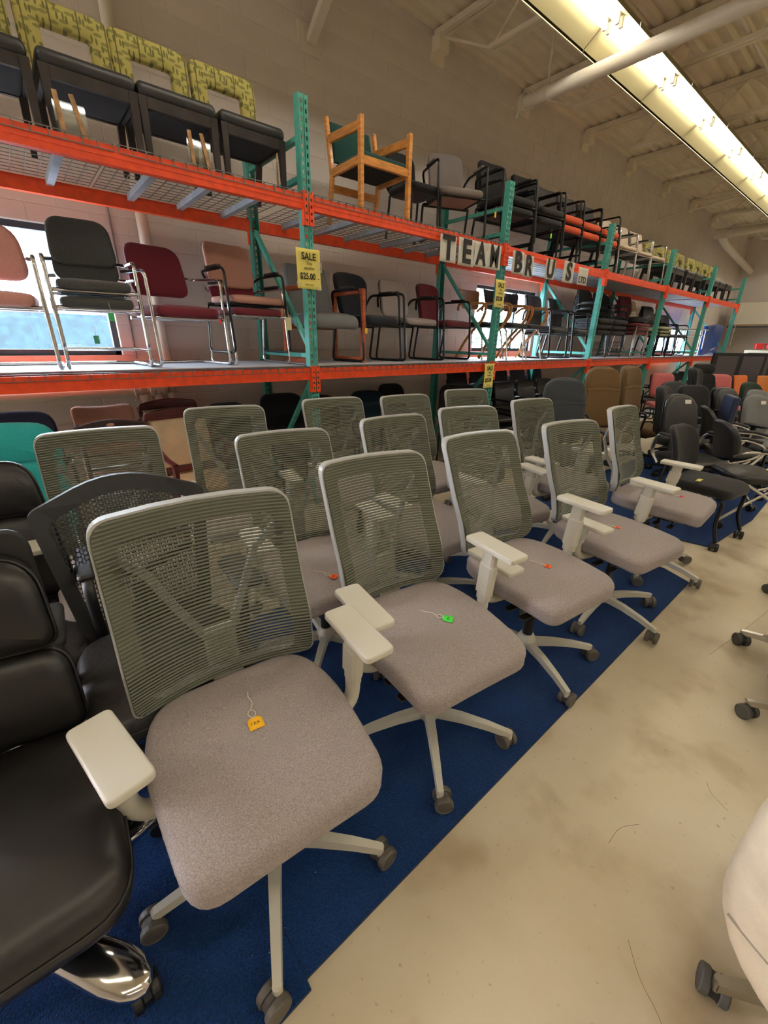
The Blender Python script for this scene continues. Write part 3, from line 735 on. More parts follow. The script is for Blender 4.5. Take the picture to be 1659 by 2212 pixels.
def swivel(mt=None, sw=.50, sd=.48, st=.075, sz=.48, wb=.44, wt=.42, bh=.52, bt=.07, bzb=.52, lean=.10, rb=.10, rt=.14, bow=0, arms='loop', armm=None, base=None, basem=None, seams=(), rot=10, wrap=.03, bulge=.02, seatm=None, piping=False, wheel=None, r=.30, head=False, shell=True, low=False):
    def f(o):
        m_ = mt or BLACKF; am = armm or BLACKP
        pad_seat(o, sw, sd, st, sz, seatm or m_, .10, 0, piping=(m_ if piping else None))
        b, wp = pad_back(o, wb, wt, bh, bt, bzb, .23, lean, m_, rb, rt, wrap, bow, bulge, seams=seams, piping=(m_ if piping else None), shell=BLACKP if shell else None)
        if head: 
            pad_back(o, wt * .86, wt * .8, .17, bt * .9, bzb + bh - .02, .23 + lean, .02, m_, .06, .07, wrap, name='headrest', seams=())
        m = MB(); pts = [(0, .10, sz - st - .035), (0, .27, sz - st - .02), (0, .30, bzb + .10), (0, .23 + lean * .4 + .03, bzb + bh * .42)]
        for a, b2 in zip(pts, pts[1:]): m.bar(a, b2, .07, .014, up=(0, 1, .1), bev=.004)
        m.build('back_bracket', BLACKP, o)
        MB().box(-.08, -.12, sz - st - .06, .08, .13, sz - st - .012, .012).build('mechanism', BLACKP, o)
        if arms == 'loop': loop_arms(o, am, sw / 2 + .035, sz - st, sz + .19)
        elif arms == 'pad': loop_arms(o, am, sw / 2 + .035, sz - st, sz + .19, padm=BLACKL)
        elif arms == 't': t_arms(o, am, sw / 2 + .035, sz - st, sz + .20)
        star_base(o, basem or BLACKP, wheel or BLACKP, BLACKP, rot=rot, r=r, colz=(.1, sz - st - .05))
    return f
def four_leg(o, mt, w, yf, yb, zs, r=.011, splay=.02):
    for sx in (-1, 1):
        for y, yy in ((yf, yf - splay), (yb, yb + splay * 2)):
            l = MB().tube([(sx * w / 2, y, zs), (sx * (w / 2 + splay * .6), yy, .012)], r, 8).build('leg', mt, o)
            MB().tube([(sx * (w / 2 + splay * .6), yy, .018), (sx * (w / 2 + splay * .6), yy, 0)], r * 1.35, 8).build('foot', BLACKP, l)
def sled(o, mt, w=.54, zs=.43, za=.66, yf=-.24, yb=.22, r=.0125, arm=True, padm=None, padl=.2, runner='back', top='loop'):
    """tube side frames with runners; each side a part, joined by cross bars"""
    for sx in (-1, 1):
        x = sx * w / 2; xi = sx * (w / 2 - .05)
        if top == 'cant':      # cantilever: front post up to the arm, arm back to the backrest, runner on the floor
            p = [(x, yb + .02, .014), (x, yf, .014), (x, yf + .035, za), (x, yb - .02, za + .02), (xi, yb + .03, za + .03)] if arm else [(x, yb + .02, .014), (x, yf, .014), (x, yf + .03, zs), (xi, yb, zs), (xi, yb + .08, zs + .3)]
        elif arm:
            p = [(xi, yb + .03, zs + .16), (x, yb - .01, za), (x, yf + .06, za), (x, yf, .014), (x, yb, .014), (x, yb - .06, zs - .02), (xi, yb - .08, zs - .03)]
        else:
            p = [(xi, yb + .05, zs + .30), (x, yb, zs), (x, yf + .04, zs - .02), (x, yf, .014), (x, yb, .014), (x, yb - .04, zs)]
        s_ = MB().tube(smooth_path(p, .05, 4), r, 8).build('side_frame', mt, o)
        if arm and padm: MB().slab(rect(.048, padl, .02, x, (yf + yb) / 2 + .0), .024, .011, lambda u, v, ww: (u, v, za + .016 + ww), rings=3).build('arm_pad', padm, s_)
        MB().tube([(x, yf + .02, zs - .03), (xi, yf + .04, zs - .03), (xi, yb - .06, zs - .03)], r * .85, 6).build('seat_rail', mt, s_)
    MB().tube([(-w / 2, yf + .03, zs - .035), (w / 2, yf + .03, zs - .035)], r * .9, 8).build('cross_bar', mt, o)
    MB().tube([(-w / 2, yb - .05, zs - .035), (w / 2, yb - .05, zs - .035)], r * .9, 8).build('cross_bar', mt, o)
    if top == 'cant': MB().tube([(-w / 2, yb + .02, .014), (w / 2, yb + .02, .014)], r, 8).build('floor_bar', mt, o)
def guest(mt, frame, kind='sled', w=.50, d=.46, st=.06, zs=.44, wb=.44, wt=.42, bh=.36, bzb=.52, bt=.045, rb=.08, rt=.10, lean=.08, padm=None, arm=True, under=None, bow=0, seatm=None, back_zero=False, za=.66, wrap=.03, padl=.2, seams=(), shell=None, r=.0125):
    def f(o):
        pad_seat(o, w * .94, d, st, zs, seatm or mt, .07, -.01, drop=.02, pan=False)
        MB().slab(rect(w * .86, d * .88, .06, 0, -.01), .010, .004, lambda u, v, ww: (u, v, zs - st - .006 + ww), rings=3).build('seat_shell', under or BLACKP, o)
        pad_back(o, wb, wt, bh, bt, bzb, .20, lean, mt, rb, rt, wrap, bow, .012, seams=seams, shell=shell or BLACKP)
        fw = w + .05
        if kind == 'four':
            four_leg(o, frame, w * .86, -d * .42, d * .40, zs - st, r=r)
            for sx in (-1, 1):
                up = MB().tube(smooth_path([(sx * w * .40, d * .38, zs - st), (sx * w * .42, .26, zs + .05), (sx * wb * .44, .24 + lean * .5, bzb + bh * .5)], .04), r, 8).build('back_upright', frame, o)
                if arm: 
                    a = MB().tube(smooth_path([(sx * w * .43, -.12, zs - st), (sx * (w / 2 + .03), -.17, zs), (sx * (w / 2 + .03), -.15, za), (sx * (w / 2 + .03), .18, za), (sx * w * .44, .25, zs + .12)], .05), r, 8).build('armrest', frame, o)
                    if padm: MB().slab(rect(.048, padl, .02, sx * (w / 2 + .03), .0), .024, .011, lambda u, v, ww: (u, v, za + .016 + ww), rings=3).build('arm_pad', padm, a)
            MB().tube([(-w * .42, -d * .42, zs - st - .01), (w * .42, -d * .42, zs - st - .01)], r, 6).build('cross_bar', frame, o)
        else: sled(o, frame, fw, zs - st + .02, za, -d / 2, d / 2 - .01, r, arm, padm, padl, top='cant' if kind == 'cant' else 'loop')
    return f
def stack(key, builder, n, dz, name, labs, cat, x, y, z, yaw, group):
    for k in range(n):
        c, s_ = math.cos(R(yaw)), math.sin(R(yaw)); dy = -.012 * k
        place(key, builder, name, labs[k] if k < len(labs) else labs[-1], cat, (x - s_ * dy, y + c * dy, z + dz * k), yaw, group)
# ================================================================== FOREGROUND CHAIRS ON THE CARPET
LEA = mat('black_leather_seat', (24, 23, 23), .36, noise=.1, nscale=9, bump=.35, bscale=7)
DULLB = mat('black_mesh_frame', (24, 24, 26), .5)
# black leather executive chair at the left
def exec_chair(o):
    pad_seat(o, .56, .54, .115, .485, LEA, .10, -.03, drop=.04, dome=.02, piping=LEA)
    pad_back(o, .50, .50, .25, .10, .47, .23, .05, LEA, .07, .07, .04, 0, .02, name='lower_back_cushion', piping=LEA)
    pad_back(o, .48, .46, .24, .10, .725, .27, .07, LEA, .06, .09, .04, 0, .02, name='upper_back_cushion', piping=LEA)
    MB().slab(rect(.46, .52, .06, 0, .26), .02, .008, lambda u, v, w: (u, .325 + .12 * v - w, .50 + v)).build('back_shell', BLACKP, o)
    for a_, b_ in (((0, .1, .33), (0, .33, .36)), ((0, .33, .36), (0, .37, .56))): MB().bar(a_, b_, .09, .02, up=(0, 1, .1), bev=.005).build('back_bracket', CHROME, o)
    MB().box(-.09, -.13, .30, .09, .14, .365, .012).build('mechanism', BLACKP, o)
    star_base(o, CHROME, BLACKP, BLACKP, r=.36, z0=.125, z1=.085, rot=-50, w=.105, h=.055, thick=1.0, colz=(.1, .31))
t = thing('executive_chair', 'black leather executive chair with chrome base at the left edge', 'office chair', (-.325, .99, .012), -2); exec_chair(t)
def exec_back(o):
    swivel(BLACKL, sw=.52, sd=.5, st=.09, sz=.50, wb=.50, wt=.44, bh=.34, bzb=.50, lean=.07, bt=.09, rb=.07, rt=.08, arms='pad', armm=BLACKP, basem=CHROME, rot=30, piping=True)(o)
    pad_back(o, .44, .40, .20, .09, .84, .29, .04, BLACKL, .06, .09, .03, name='headrest', piping=BLACKL)
t = thing('executive_chair', 'black leather executive chair with headrest beside the turquoise chair', 'office chair', (-.27, 1.74, .012), -4); exec_back(t)
# black mesh chair behind the first grey one
def black_mesh(o):
    pad_seat(o, .50, .48, .085, .50, BLACKL, .12, -.02, drop=.03, piping=BLACKL)
    wb, wt, H = .215, .285, .52
    def P(u, v, w): return (u, .24 + .20 * v / H - w - .06 * (u / .28) ** 2 + .035, .455 + v)
    ol = outline([(-wb, 0), (wb, 0), (wt, H - .05), (0, H + .045), (-wt, H - .05)], [.05, .05, .03, .5, .03], 6)
    def inn(u, v): return (u * .83, .05 + (v - 0) * .80)
    n = len(ol); m = MB(); vs = []
    for u, v in ol:
        a, b_ = inn(u, v); vs += [P(u, v, -.008), P(a, b_, -.006), P(a, b_, .010), P(u, v, .012)]
    m.add(vs, [(4 * k + q, 4 * k + (q + 1) % 4, 4 * ((k + 1) % n) + (q + 1) % 4, 4 * ((k + 1) % n) + q) for k in range(n) for q in range(4)]); m.build('back_frame', DULLB, o)
    # honeycomb mesh: zigzag threads that meet one another
    m = MB(); cw, ch = .0105, .0085; rows = int(H / ch) + 6
    inside = [inn(u, v) for u, v in ol]
    def isin(x, y):
        c = False
        for i in range(n):
            x0, y0 = inside[i]; x1, y1 = inside[i - 1]
            if (y0 > y) != (y1 > y) and x < (x1 - x0) * (y - y0) / (y1 - y0) + x0: c = not c
        return c
    cols = int(.5 / cw)
    for i in range(-cols // 2, cols // 2 + 1):
        for j in range(rows):
            x0 = i * cw + (cw * .28 if (j + i) % 2 else -cw * .28); x1 = i * cw + (cw * .28 if (j + 1 + i) % 2 else -cw * .28); y0, y1 = j * ch, (j + 1) * ch
            if isin((x0 + x1) / 2, (y0 + y1) / 2):
                t_ = .0019
                m.add([P(x0 - t_, y0, .002), P(x0 + t_, y0, .002), P(x1 + t_, y1, .002), P(x1 - t_, y1, .002)], [(0, 1, 2, 3)])
                if (j + i) % 2 == 0 and i < cols // 2:
                    m.add([P(x0 + 0 - t_, y0 - t_ * 1.6, .002), P(x0 + cw * 1.5, y0 - t_ * 1.6, .002), P(x0 + cw * 1.5, y0 + t_ * 1.6, .002), P(x0 - t_, y0 + t_ * 1.6, .002)][:4], [(0, 1, 2, 3)]) if False else None
                m.add([P(x1 - cw * .5, y1 - .0018, .0015), P(x1 + cw * .5, y1 - .0018, .0015), P(x1 + cw * .5, y1 + .0018, .0015), P(x1 - cw * .5, y1 + .0018, .0015)], [(0, 1, 2, 3)]) if j % 2 else None
    g = m.build('mesh_back', DULLB, o)
    m = MB(); 
    for a_, b_ in (((0, .1, .38), (0, .31, .40)), ((0, .31, .40), (0, .34, .60))): m.bar(a_, b_, .075, .02, up=(0, 1, .1), bev=.005)
    m.bar((-.20, .36, .70), (0, .36, .62), .03, .012, up=(0, 1, 0)).bar((.20, .36, .70), (0, .36, .62), .03, .012, up=(0, 1, 0)); m.build('back_bracket', BLACKP, o)
    MB().box(-.08, -.12, .34, .08, .13, .40, .012).build('mechanism', BLACKP, o)
    t_arms(o, BLACKP, .285, .41, .70, .04, mat('black_soft_armrest', (38, 40, 44), .55), .24, .10)
    star_base(o, CHROME, BLACKP, BLACKP, r=.31, rot=30, colz=(.1, .35))
t = thing('mesh_chair', 'black mesh back office chair with black leather seat behind the nearest grey chair', 'office chair', (.17, 1.34, .012), -3); black_mesh(t)
# cream leather chair at the lower right edge, seen from behind
CREAM = leather('cream_leather', (212, 196, 170), .5)
RUBR = mat('grey_rubber_tyre', (74, 73, 70), .6)
def cream(o):
    pad_seat(o, .48, .46, .12, .50, CREAM, .12, -.04, dome=.02)
    b, wp = pad_back(o, .62, .60, .68, .12, .27, .26, .10, CREAM, .24, .26, .06, 0, .02, rings=8)
    MB().tube([wp(-.27 + .54 * k / 12, .16, -.0595) for k in range(13)], .003, 5).build('seam', mat('cream_seam', (150, 140, 122), .7), b)
    MB().box(-.08, -.12, .31, .08, .13, .38, .012).build('mechanism', BLACKP, o)
    star_base(o, ALU, RUBR, BLACKP, r=.31, rot=113, colz=(.1, .33), w=.05)
t = thing('leather_chair', 'cream leather swivel chair cut off by the lower right edge', 'office chair', (1.13, -.41, 0), 82); cream(t)
# two chairs whose polished legs reach in from the right
for k_, (x, y, yw, lab) in enumerate(((2.23, -.26, -164, 'black office chair with polished legs at the right edge, nearest of three'), (2.69, -.15, -188, 'black office chair with polished legs at the right edge, middle of three'), (3.62, -.10, -160, 'black office chair with polished legs at the right edge, farthest of three'))):
    place('edge_chair', swivel(BLACKF, sw=.44, sd=.42, basem=ALU, wheel=RUBR, rot=-82, arms=None, r=.305), 'office_chair', lab, 'office chair', (x, y, 0), yw, 'office chairs along the right edge')
# ------------------------------------------------------------------ chairs near the wall on the left
TURQ = fabric('turquoise_fabric', (38, 150, 150)); NAVY = fabric('navy_fabric', (38, 40, 60)); PEACH = fabric('peach_fabric', (214, 160, 142)); MAHO = mat('mahogany', (88, 30, 30), .35, noise=.25, nscale=8, stretch=(1, 1, 6), coat=.3)
CREAMV = leather('cream_vinyl', (214, 184, 150), .5); DWOOD = mat('espresso_wood', (48, 26, 22), .35, noise=.2, nscale=8, coat=.3)
def turq(o):
    guest(TURQ, BLACKM, 'four', w=.56, d=.52, st=.11, zs=.50, wb=.54, wt=.52, bh=.30, bzb=.50, bt=.09, rb=.04, rt=.05, arm=False, lean=.05)(o)
    pad_back(o, .54, .50, .22, .10, .78, .26, .05, TURQ, .05, .14, .03, .02, .02, name='headrest')
t = thing('padded_chair', 'turquoise padded high-back chair at the left edge', 'chair', (-.20, 2.93, 0), -8); turq(t)
t = thing('guest_chair', 'navy fabric chair back against the wall at the far left', 'chair', (-.12, 3.72, 0), -4); guest(NAVY, BLACKM, 'four', w=.5, bh=.40, bzb=.56, wb=.48, wt=.46, rt=.10, bow=.02)(t)
t = thing('guest_chair', 'peach fabric chair with a dipped top edge against the wall', 'chair', (.46, 3.86, 0), 0)
guest(PEACH, CHROME, 'four', w=.5, bh=.42, bzb=.55, wb=.40, wt=.44, rt=.06, bow=-.025, arm=False)(t)
def slat_chair(o):
    pad_seat(o, .46, .44, .05, .46, BLACKL, .06, 0, drop=.01)
    m = MB(); ol = outline([(-.20, 0), (.20, 0), (.225, .11), (0, .15), (-.225, .11)], [.03, .03, .03, .4, .03], 5)
    m.slab(ol, .016, .006, lambda u, v, w: (u, .28 - w - .04 * (u / .22) ** 2, .80 + v), rings=3); b = m.build('top_rail', DWOOD, o)
    for z in (.905, .865): MB().slab([(.026 * math.cos(2 * PI * k / 16), .010 * math.sin(2 * PI * k / 16)) for k in range(16)], .001, .0004, lambda u, v, w: (u, .2708 - w, z + v), rings=2, nprof=1).build('oval_cutout', PEACH, b)
    for x in (-.19, .19): MB().bar((x, .22, 0), (x, .29, .92), .028, .03, up=(0, 1, 0), bev=.004).build('rear_leg', DWOOD, o); MB().bar((x, -.19, 0), (x, -.19, .44), .03, .03, up=(0, 1, 0), bev=.004).build('front_leg', DWOOD, o)
    for z in (.60, .70): MB().bar((-.19, .265, z), (.19, .265, z), .02, .014).build('slat', DWOOD, o)
t = thing('wooden_chair', 'dark wooden chair whose top rail has oval holes, before the peach chair', 'chair', (.41, 3.26, 0), -2); slat_chair(t)
def mahogany_chair(o):
    w = .25
    pad_seat(o, .46, .46, .06, .47, CREAMV, .04, -.01, drop=.01)
    pad_back(o, .42, .42, .36, .035, .53, .21, .08, CREAMV, .02, .02, .02, 0, .01)
    ol = outline([(-.25, 0), (.25, 0), (.24, .06), (0, .095), (-.24, .06)], [.01, .01, .02, .5, .02], 5)
    MB().slab(ol, .03, .01, lambda u, v, ww: (u, .335 - ww - .02 * (u / .22) ** 2, .89 + v), rings=3).build('top_rail', MAHO, o)
    for x in (-.235, .235):
        MB().bar((x, .20, 0), (x, .24, .5), .036, .036, up=(0, 1, 0), bev=.004).bar((x, .24, .48), (x, .335, .92), .036, .032, up=(0, 1, 0), bev=.004).build('rear_leg', MAHO, o)
        fl = MB().bar((x * 1.08, -.21, 0), (x * 1.08, -.23, .66), .034, .040, up=(0, 1, 0), bev=.005).build('front_leg', MAHO, o)
        MB().tube(smooth_path([(x * 1.08, -.25, .665), (x * 1.1, -.10, .68), (x * 1.06, .10, .72), (x, .27, .76)], .06), .022, 8, flat=.6).build('armrest', MAHO, fl)
        MB().bar((x, -.2, .40), (x, .2, .40), .024, .06).build('side_rail', MAHO, o)
    MB().bar((-.24, -.21, .39), (.24, -.21, .39), .024, .07).build('front_rail', MAHO, o); MB().bar((-.22, .235, .50), (.22, .235, .50), .02, .05).build('lower_rail', MAHO, o)
place('maho', mahogany_chair, 'wooden_armchair', 'mahogany armchair with cream seat and back, nearer of the pair', 'chair', (.92, 3.32, 0), 5, 'cream mahogany armchairs')
place('maho', None, 'wooden_armchair', 'mahogany armchair with cream back, tucked behind its twin', 'chair', (.99, 3.88, 0), 3, 'cream mahogany armchairs')
# backs under the shelf between the first and third post
UND = [ (1.48, 3.86, 0, (34, 36, 38), .92, .44, 'dark grey rounded chair back low before the wall, left of the diagonal brace'),
 (2.03, 3.86, -5, (26, 26, 30), .98, .50, 'black padded chair back just left of the first rack post'),
 (2.60, 3.95, 0, (62, 34, 30), .90, .44, 'dark brown curved chair back right of the first rack post'),
 (3.17, 3.85, -5, (22, 44, 58), .93, .52, 'dark teal chair back low behind the grey mesh chairs'),
 (3.62, 3.93, -3, (30, 30, 32), 1.0, .42, 'small black chair back above the teal one'),
 (3.08, 3.25, -10, (74, 66, 78), .82, .44, 'plum grey chair back beside the teal one'),
 (4.05, 3.35, -35, (26, 26, 27), 1.02, .50, 'black fabric chair in the shade left of the second rack post')]
for i, (x, y, yw, c, top, w, lab) in enumerate(UND):
    t = thing('guest_chair', lab, 'chair', (x, y, 0), yw, 'chairs under the lower shelf')
    guest(fabric('under_fabric_%d' % i, c), BLACKM, 'four', w=w, bh=top - .58, bzb=.56, wb=w, wt=w * .93, rt=.12, arm=(i in (1, 6)), bow=.02 if i in (2, 3) else 0)(t)
# ================================================================== CHAIRS ON THE LOWER RACK LEVEL
ROSE = fabric('rose_tweed', (196, 142, 134)); TWEED = fabric('charcoal_tweed', (68, 70, 68), .5); BURG = fabric('burgundy_fabric', (104, 34, 46)); TAN = fabric('pink_tan_fabric', (178, 132, 118))
GREYF = fabric('mid_grey_fabric', (112, 114, 116)); LGREY = fabric('light_taupe_fabric', (158, 148, 146)); INK = fabric('blue_black_fabric', (30, 34, 42)); CHERRY = mat('cherry_wood', (172, 82, 44), .4, noise=.25, nscale=7, stretch=(1, 1, 5), coat=.2)
GL = 'chairs on the lower rack level'; zz = DZ1
place('rose', guest(ROSE, CHROME, 'cant', w=.50, bh=.34, bzb=.53, wb=.46, wt=.40, rt=.14, rb=.10, bt=.06, za=.64, seatm=ROSE, under=CHROME, st=.07), 'guest_chair', 'rose pink chrome cantilever chair at the left end of the lower shelf', 'chair', (-.03, 3.76, zz), -6, GL)
g = guest(TWEED, CHROME, 'cant', w=.44, d=.44, bh=.30, bzb=.56, wb=.40, wt=.36, rt=.10, arm=True, za=.56, zs=.44, st=.055)
place('tweed', g, 'guest_chair', 'charcoal tweed chrome chair, lower one of the stack before the window', 'chair', (.53, 3.76, zz), -4, GL)
place('tweed', g, 'guest_chair', 'charcoal tweed chrome chair, upper one of the stack before the window', 'chair', (.53, 3.75, zz + .10), -4, GL)
place('burg', guest(BURG, CHROME, 'cant', w=.50, d=.46, bh=.36, bzb=.50, wb=.44, wt=.40, rt=.10, zs=.42, st=.07, za=.62, under=BURG, shell=BURG, seatm=BURG), 'guest_chair', 'single burgundy chair on chrome cantilever frame', 'chair', (1.05, 3.76, zz), 10, GL)
g2 = guest(BURG, CHROME, 'sled', w=.46, d=.46, bh=.30, bzb=.50, wb=.42, wt=.40, st=.05, arm=True, za=.60, padm=BLACKP, under=CHROME, r=.010)
place('burg2', g2, 'guest_chair', 'burgundy seat chair at the bottom of the stack beside the big SALE sign', 'chair', (1.62, 3.78, zz), 6, GL)
g3 = guest(TAN, BLACKM, 'sled', w=.47, d=.46, bh=.34, bzb=.52, wb=.42, wt=.40, st=.05, arm=True, za=.62, padm=BLACKP, under=CHROME, r=.010, rt=.07)
place('tanch', g3, 'guest_chair', 'pink tan fabric chair on top of the burgundy one', 'chair', (1.62, 3.77, zz + .085), 6, GL)
def wood_guest(o):
    pad_seat(o, .50, .50, .12, .44, GREYF, .05, -.01, drop=.05)
    pad_back(o, .50, .46, .46, .07, .42, .22, .10, GREYF, .03, .06, .02, 0, .01)
    for s_ in (-1, 1):
        x = s_ * .29; m = MB()
        m.bar((x, -.25, 0), (x, -.25, .655), .035, .045, up=(0, 1, 0), bev=.004).bar((x, .24, 0), (x, .24, .64), .035, .045, up=(0, 1, 0), bev=.004).bar((x, -.27, .64), (x, .26, .64), .045, .045, bev=.008).bar((x, -.25, .025), (x, .24, .025), .035, .05, bev=.004)
        m.build('side_frame', CHERRY, o)
    MB().bar((-.28, .2, .33), (.28, .2, .33), .03, .06).build('cross_rail', CHERRY, o)
place('woodg', wood_guest, 'guest_chair', 'grey upholstered chair with cherry wood loop arms behind the first post', 'chair', (2.40, 3.80, zz), 0, GL)
place('ink', guest(INK, BLACKM, 'sled', w=.50, d=.50, bh=.42, bzb=.42, wb=.34, wt=.46, rb=.10, rt=.20, st=.08, bt=.06, lean=.08, za=.66, padm=BLACKP, bow=.03, wrap=.05), 'guest_chair', 'blue black chair with rounded back beside the cherry wood armchair', 'chair', (2.93, 3.80, zz), 6, GL)
g4 = guest(LGREY, BLACKM, 'sled', w=.50, d=.48, bh=.38, bzb=.46, wb=.44, wt=.40, rt=.09, rb=.09, st=.06, padm=BLACKP, za=.66, bt=.04, under=LGREY)
place('lgrey', g4, 'guest_chair', 'light taupe fabric chair with black armrests on the lower shelf', 'chair', (3.52, 3.80, zz), 4, GL)
place('burg3', guest(BURG, BLACKM, 'sled', w=.48, d=.48, bh=.42, bzb=.42, wb=.34, wt=.42, rb=.08, rt=.17, st=.06, padm=BLACKP, za=.66, bow=.02), 'guest_chair', 'burgundy chair with black tube frame beside the light taupe one', 'chair', (4.10, 3.80, zz), 6, GL)
BENT = mat('bent_beech', (190, 130, 70), .4, noise=.2, nscale=7, stretch=(1, 1, 5), coat=.2)
def bent(backm, chrome_legs=True):
    def f(o):
        pad_seat(o, .46, .44, .05, .45, BLACKF, .09, 0, drop=.02); pad_back(o, .36, .46, .24, .022, .62, .22, .06, backm, .05, .03, .05, 0, .01, shell=None)
        for s_ in (-1, 1):
            x = s_ * .27; m = MB(); pts = smooth_path([(x * .8, .26, .60), (x, .20, .68), (x, -.22, .66), (x, -.20, .50), (x, .05, .25), (x, .20, 0)], .12, 5)
            for a_, b_ in zip(pts, pts[1:]): m.bar(a_, b_, .030, .018, up=(1, 0, 0))
            m.build('bentwood_arm', BENT, o)
            MB().tube(smooth_path([(x * .8, .10, .42), (x * .8, -.14, .42), (x * .95, -.22, 0)], .12, 5), .011, 8).build('leg', CHROME, o)
    return f
place('bent1', bent(BENT), 'guest_chair', 'chair with beech plywood back and bentwood arms', 'chair', (4.93, 3.86, zz), 4, GL)
place('bent2', bent(BLACKF), 'guest_chair', 'black seat chair with bentwood arms behind the second post', 'chair', (5.18, 3.66, zz), 4, GL)
place('bent2', None, 'guest_chair', 'black backed chair with bentwood arms and chrome legs, right of the small SALE sign', 'chair', (5.62, 3.70, zz), 4, GL)
g5 = guest(BLACKL, BLACKM, 'sled', w=.52, d=.50, bh=.44, bzb=.44, wb=.44, wt=.44, rt=.08, rb=.06, st=.09, padm=BLACKL, za=.66, seams=(.5,), r=.014)
place('bleath', g5, 'guest_chair', 'black leather armchair on the lower shelf, left of a matching pair', 'chair', (6.28, 3.72, zz), 4, GL)
place('bleath', None, 'guest_chair', 'black leather armchair on the lower shelf, right of a matching pair', 'chair', (6.98, 3.76, zz), 6, GL)
g6 = guest(BLACKF, BLACKM, 'four', w=.48, d=.46, bh=.36, bzb=.54, wb=.40, wt=.36, rt=.10, st=.06, padm=BLACKP, za=.66, r=.010)
for k, (x, n) in enumerate(((7.72, 3), (8.30, 3))):
    stack('bf', g6, n, .085, 'stacking_chair', ['black fabric stacking armchair, bottom of the %s stack right of the third post' % ('left', 'right')[k], 'black fabric stacking armchair, middle of the %s stack right of the third post' % ('left', 'right')[k], 'black fabric stacking armchair, top of the %s stack right of the third post' % ('left', 'right')[k]], 'chair', x, 3.72, zz, -8, 'black stacking armchairs')
g7 = guest(BLACKP, ALU, 'sled', w=.44, d=.42, bh=.30, bzb=.55, wb=.38, wt=.36, st=.02, arm=False, r=.009, bt=.02)
stack('bp', g7, 5, .06, 'stacking_chair', ['thin black shell chair in the leaning stack, rank %s from the shelf' % q for q in ('first', 'second', 'third', 'fourth', 'fifth')], 'chair', 8.85, 3.95, zz, -10, 'thin black stacking chairs')
g8 = guest(BURG, ALU, 'four', w=.46, d=.44, bh=.32, bzb=.60, wb=.38, wt=.36, st=.04, arm=False, r=.009, rt=.05)
stack('bg4', g8, 3, .07, 'stacking_chair', ['burgundy stacking chair, bottom of its stack before the fourth post', 'burgundy stacking chair, middle of its stack before the fourth post', 'burgundy stacking chair, top of its stack before the fourth post'], 'chair', 9.1, 3.62, zz, -8, 'burgundy stacking chairs')
t = thing('briefcase', 'small black case lying on the burgundy stack', 'case', (9.15, 3.55, zz + .585), 10)
MB().box(-.19, -.13, 0, .19, .13, .11, .02).build('case_body', BLACKL, t); MB().tube(smooth_path([(-.06, -.13, .06), (-.06, -.17, .06), (.06, -.17, .06), (.06, -.13, .06)], .02), .007, 6).build('handle', BLACKP, t)
IVORY = mat('ivory_plastic', (206, 202, 178), .45); SAGE = fabric('sage_fabric', (150, 152, 120))
def ivory(o):
    pad_seat(o, .46, .44, .05, .45, SAGE, .07, 0); m = MB(); b, wp = pad_back(o, .40, .36, .42, .018, .52, .22, .08, IVORY, .05, .05, .04, 0, .01, shell=None)
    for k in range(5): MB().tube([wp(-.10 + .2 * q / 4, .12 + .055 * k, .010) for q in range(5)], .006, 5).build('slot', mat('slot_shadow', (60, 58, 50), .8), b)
    four_leg(o, ALU, .42, -.19, .18, .40, r=.010)
place('ivory', ivory, 'stacking_chair', 'ivory plastic back chair with slots beside the fourth post', 'chair', (9.85, 3.78, zz + .10), -10, GL)
g9 = guest(SAGE, ALU, 'four', w=.48, d=.46, bh=.01, bzb=.45, wb=.10, wt=.10, st=.05, arm=False, r=.010, shell=None)
g10 = guest(BLACKL, BLACKM, 'four', w=.46, d=.46, bh=.34, bzb=.50, wb=.42, wt=.38, st=.04, arm=False, seatm=SAGE, r=.011, rt=.08)
stack('sage', g10, 3, .06, 'stacking_chair', ['sage seat stacking chair with black back, bottom of the stack right of the fourth post', 'sage seat stacking chair with black back, middle of the stack right of the fourth post', 'sage seat stacking chair with black back, top of the stack right of the fourth post'], 'chair', 10.35, 3.65, zz, -10, 'sage seat stacking chairs')
g11 = guest(BLACKL, BLACKM, 'sled', w=.50, d=.46, bh=.36, bzb=.50, wb=.44, wt=.42, st=.04, za=.64, r=.012)
for k, x in enumerate((11.0, 11.65)): place('bl11', g11, 'guest_chair', 'black armchair before the bright third window, %s of two' % ('left', 'right')[k], 'chair', (x, 3.72, zz), -6, GL)
g12 = guest(IVORY, ALU, 'four', w=.46, d=.46, bh=.01, bzb=.46, wb=.1, wt=.1, st=.03, arm=False, shell=None)
def table_frame(o):
    MB().slab(rect(.60, .50, .04), .025, .01, lambda u, v, w: (u, v, .45 + w)).build('tabletop', IVORY, o); four_leg(o, ALU, .50, -.2, .2, .44)
for k, (x, z) in enumerate(((12.8, 0), (13.0, .13))): place('tf', table_frame, 'stacking_stool', 'ivory topped stool beside the blue cover, %s' % ('lower one', 'upper one')[k], 'stool', (x, 3.7, zz + z * 1.0), 5, GL)
BLUEC = mat('blue_plastic_cover', (18, 62, 148), .3, bump=.6, bscale=5)
t = thing('covered_panel', 'glossy blue plastic covered panel leaning at the far end of the lower shelf', 'cover', (14.0, 3.55, zz), 0)
MB().slab(rect(1.35, .74, .03, 0, .37, 3), .10, .03, lambda u, v, w: (u + v * .45, v * .12 - w + .02 * math.sin(u * 9) * v, .02 + v * .95 + .03 * math.sin(u * 4 + 1)), rings=6).build('panel', BLUEC, t)
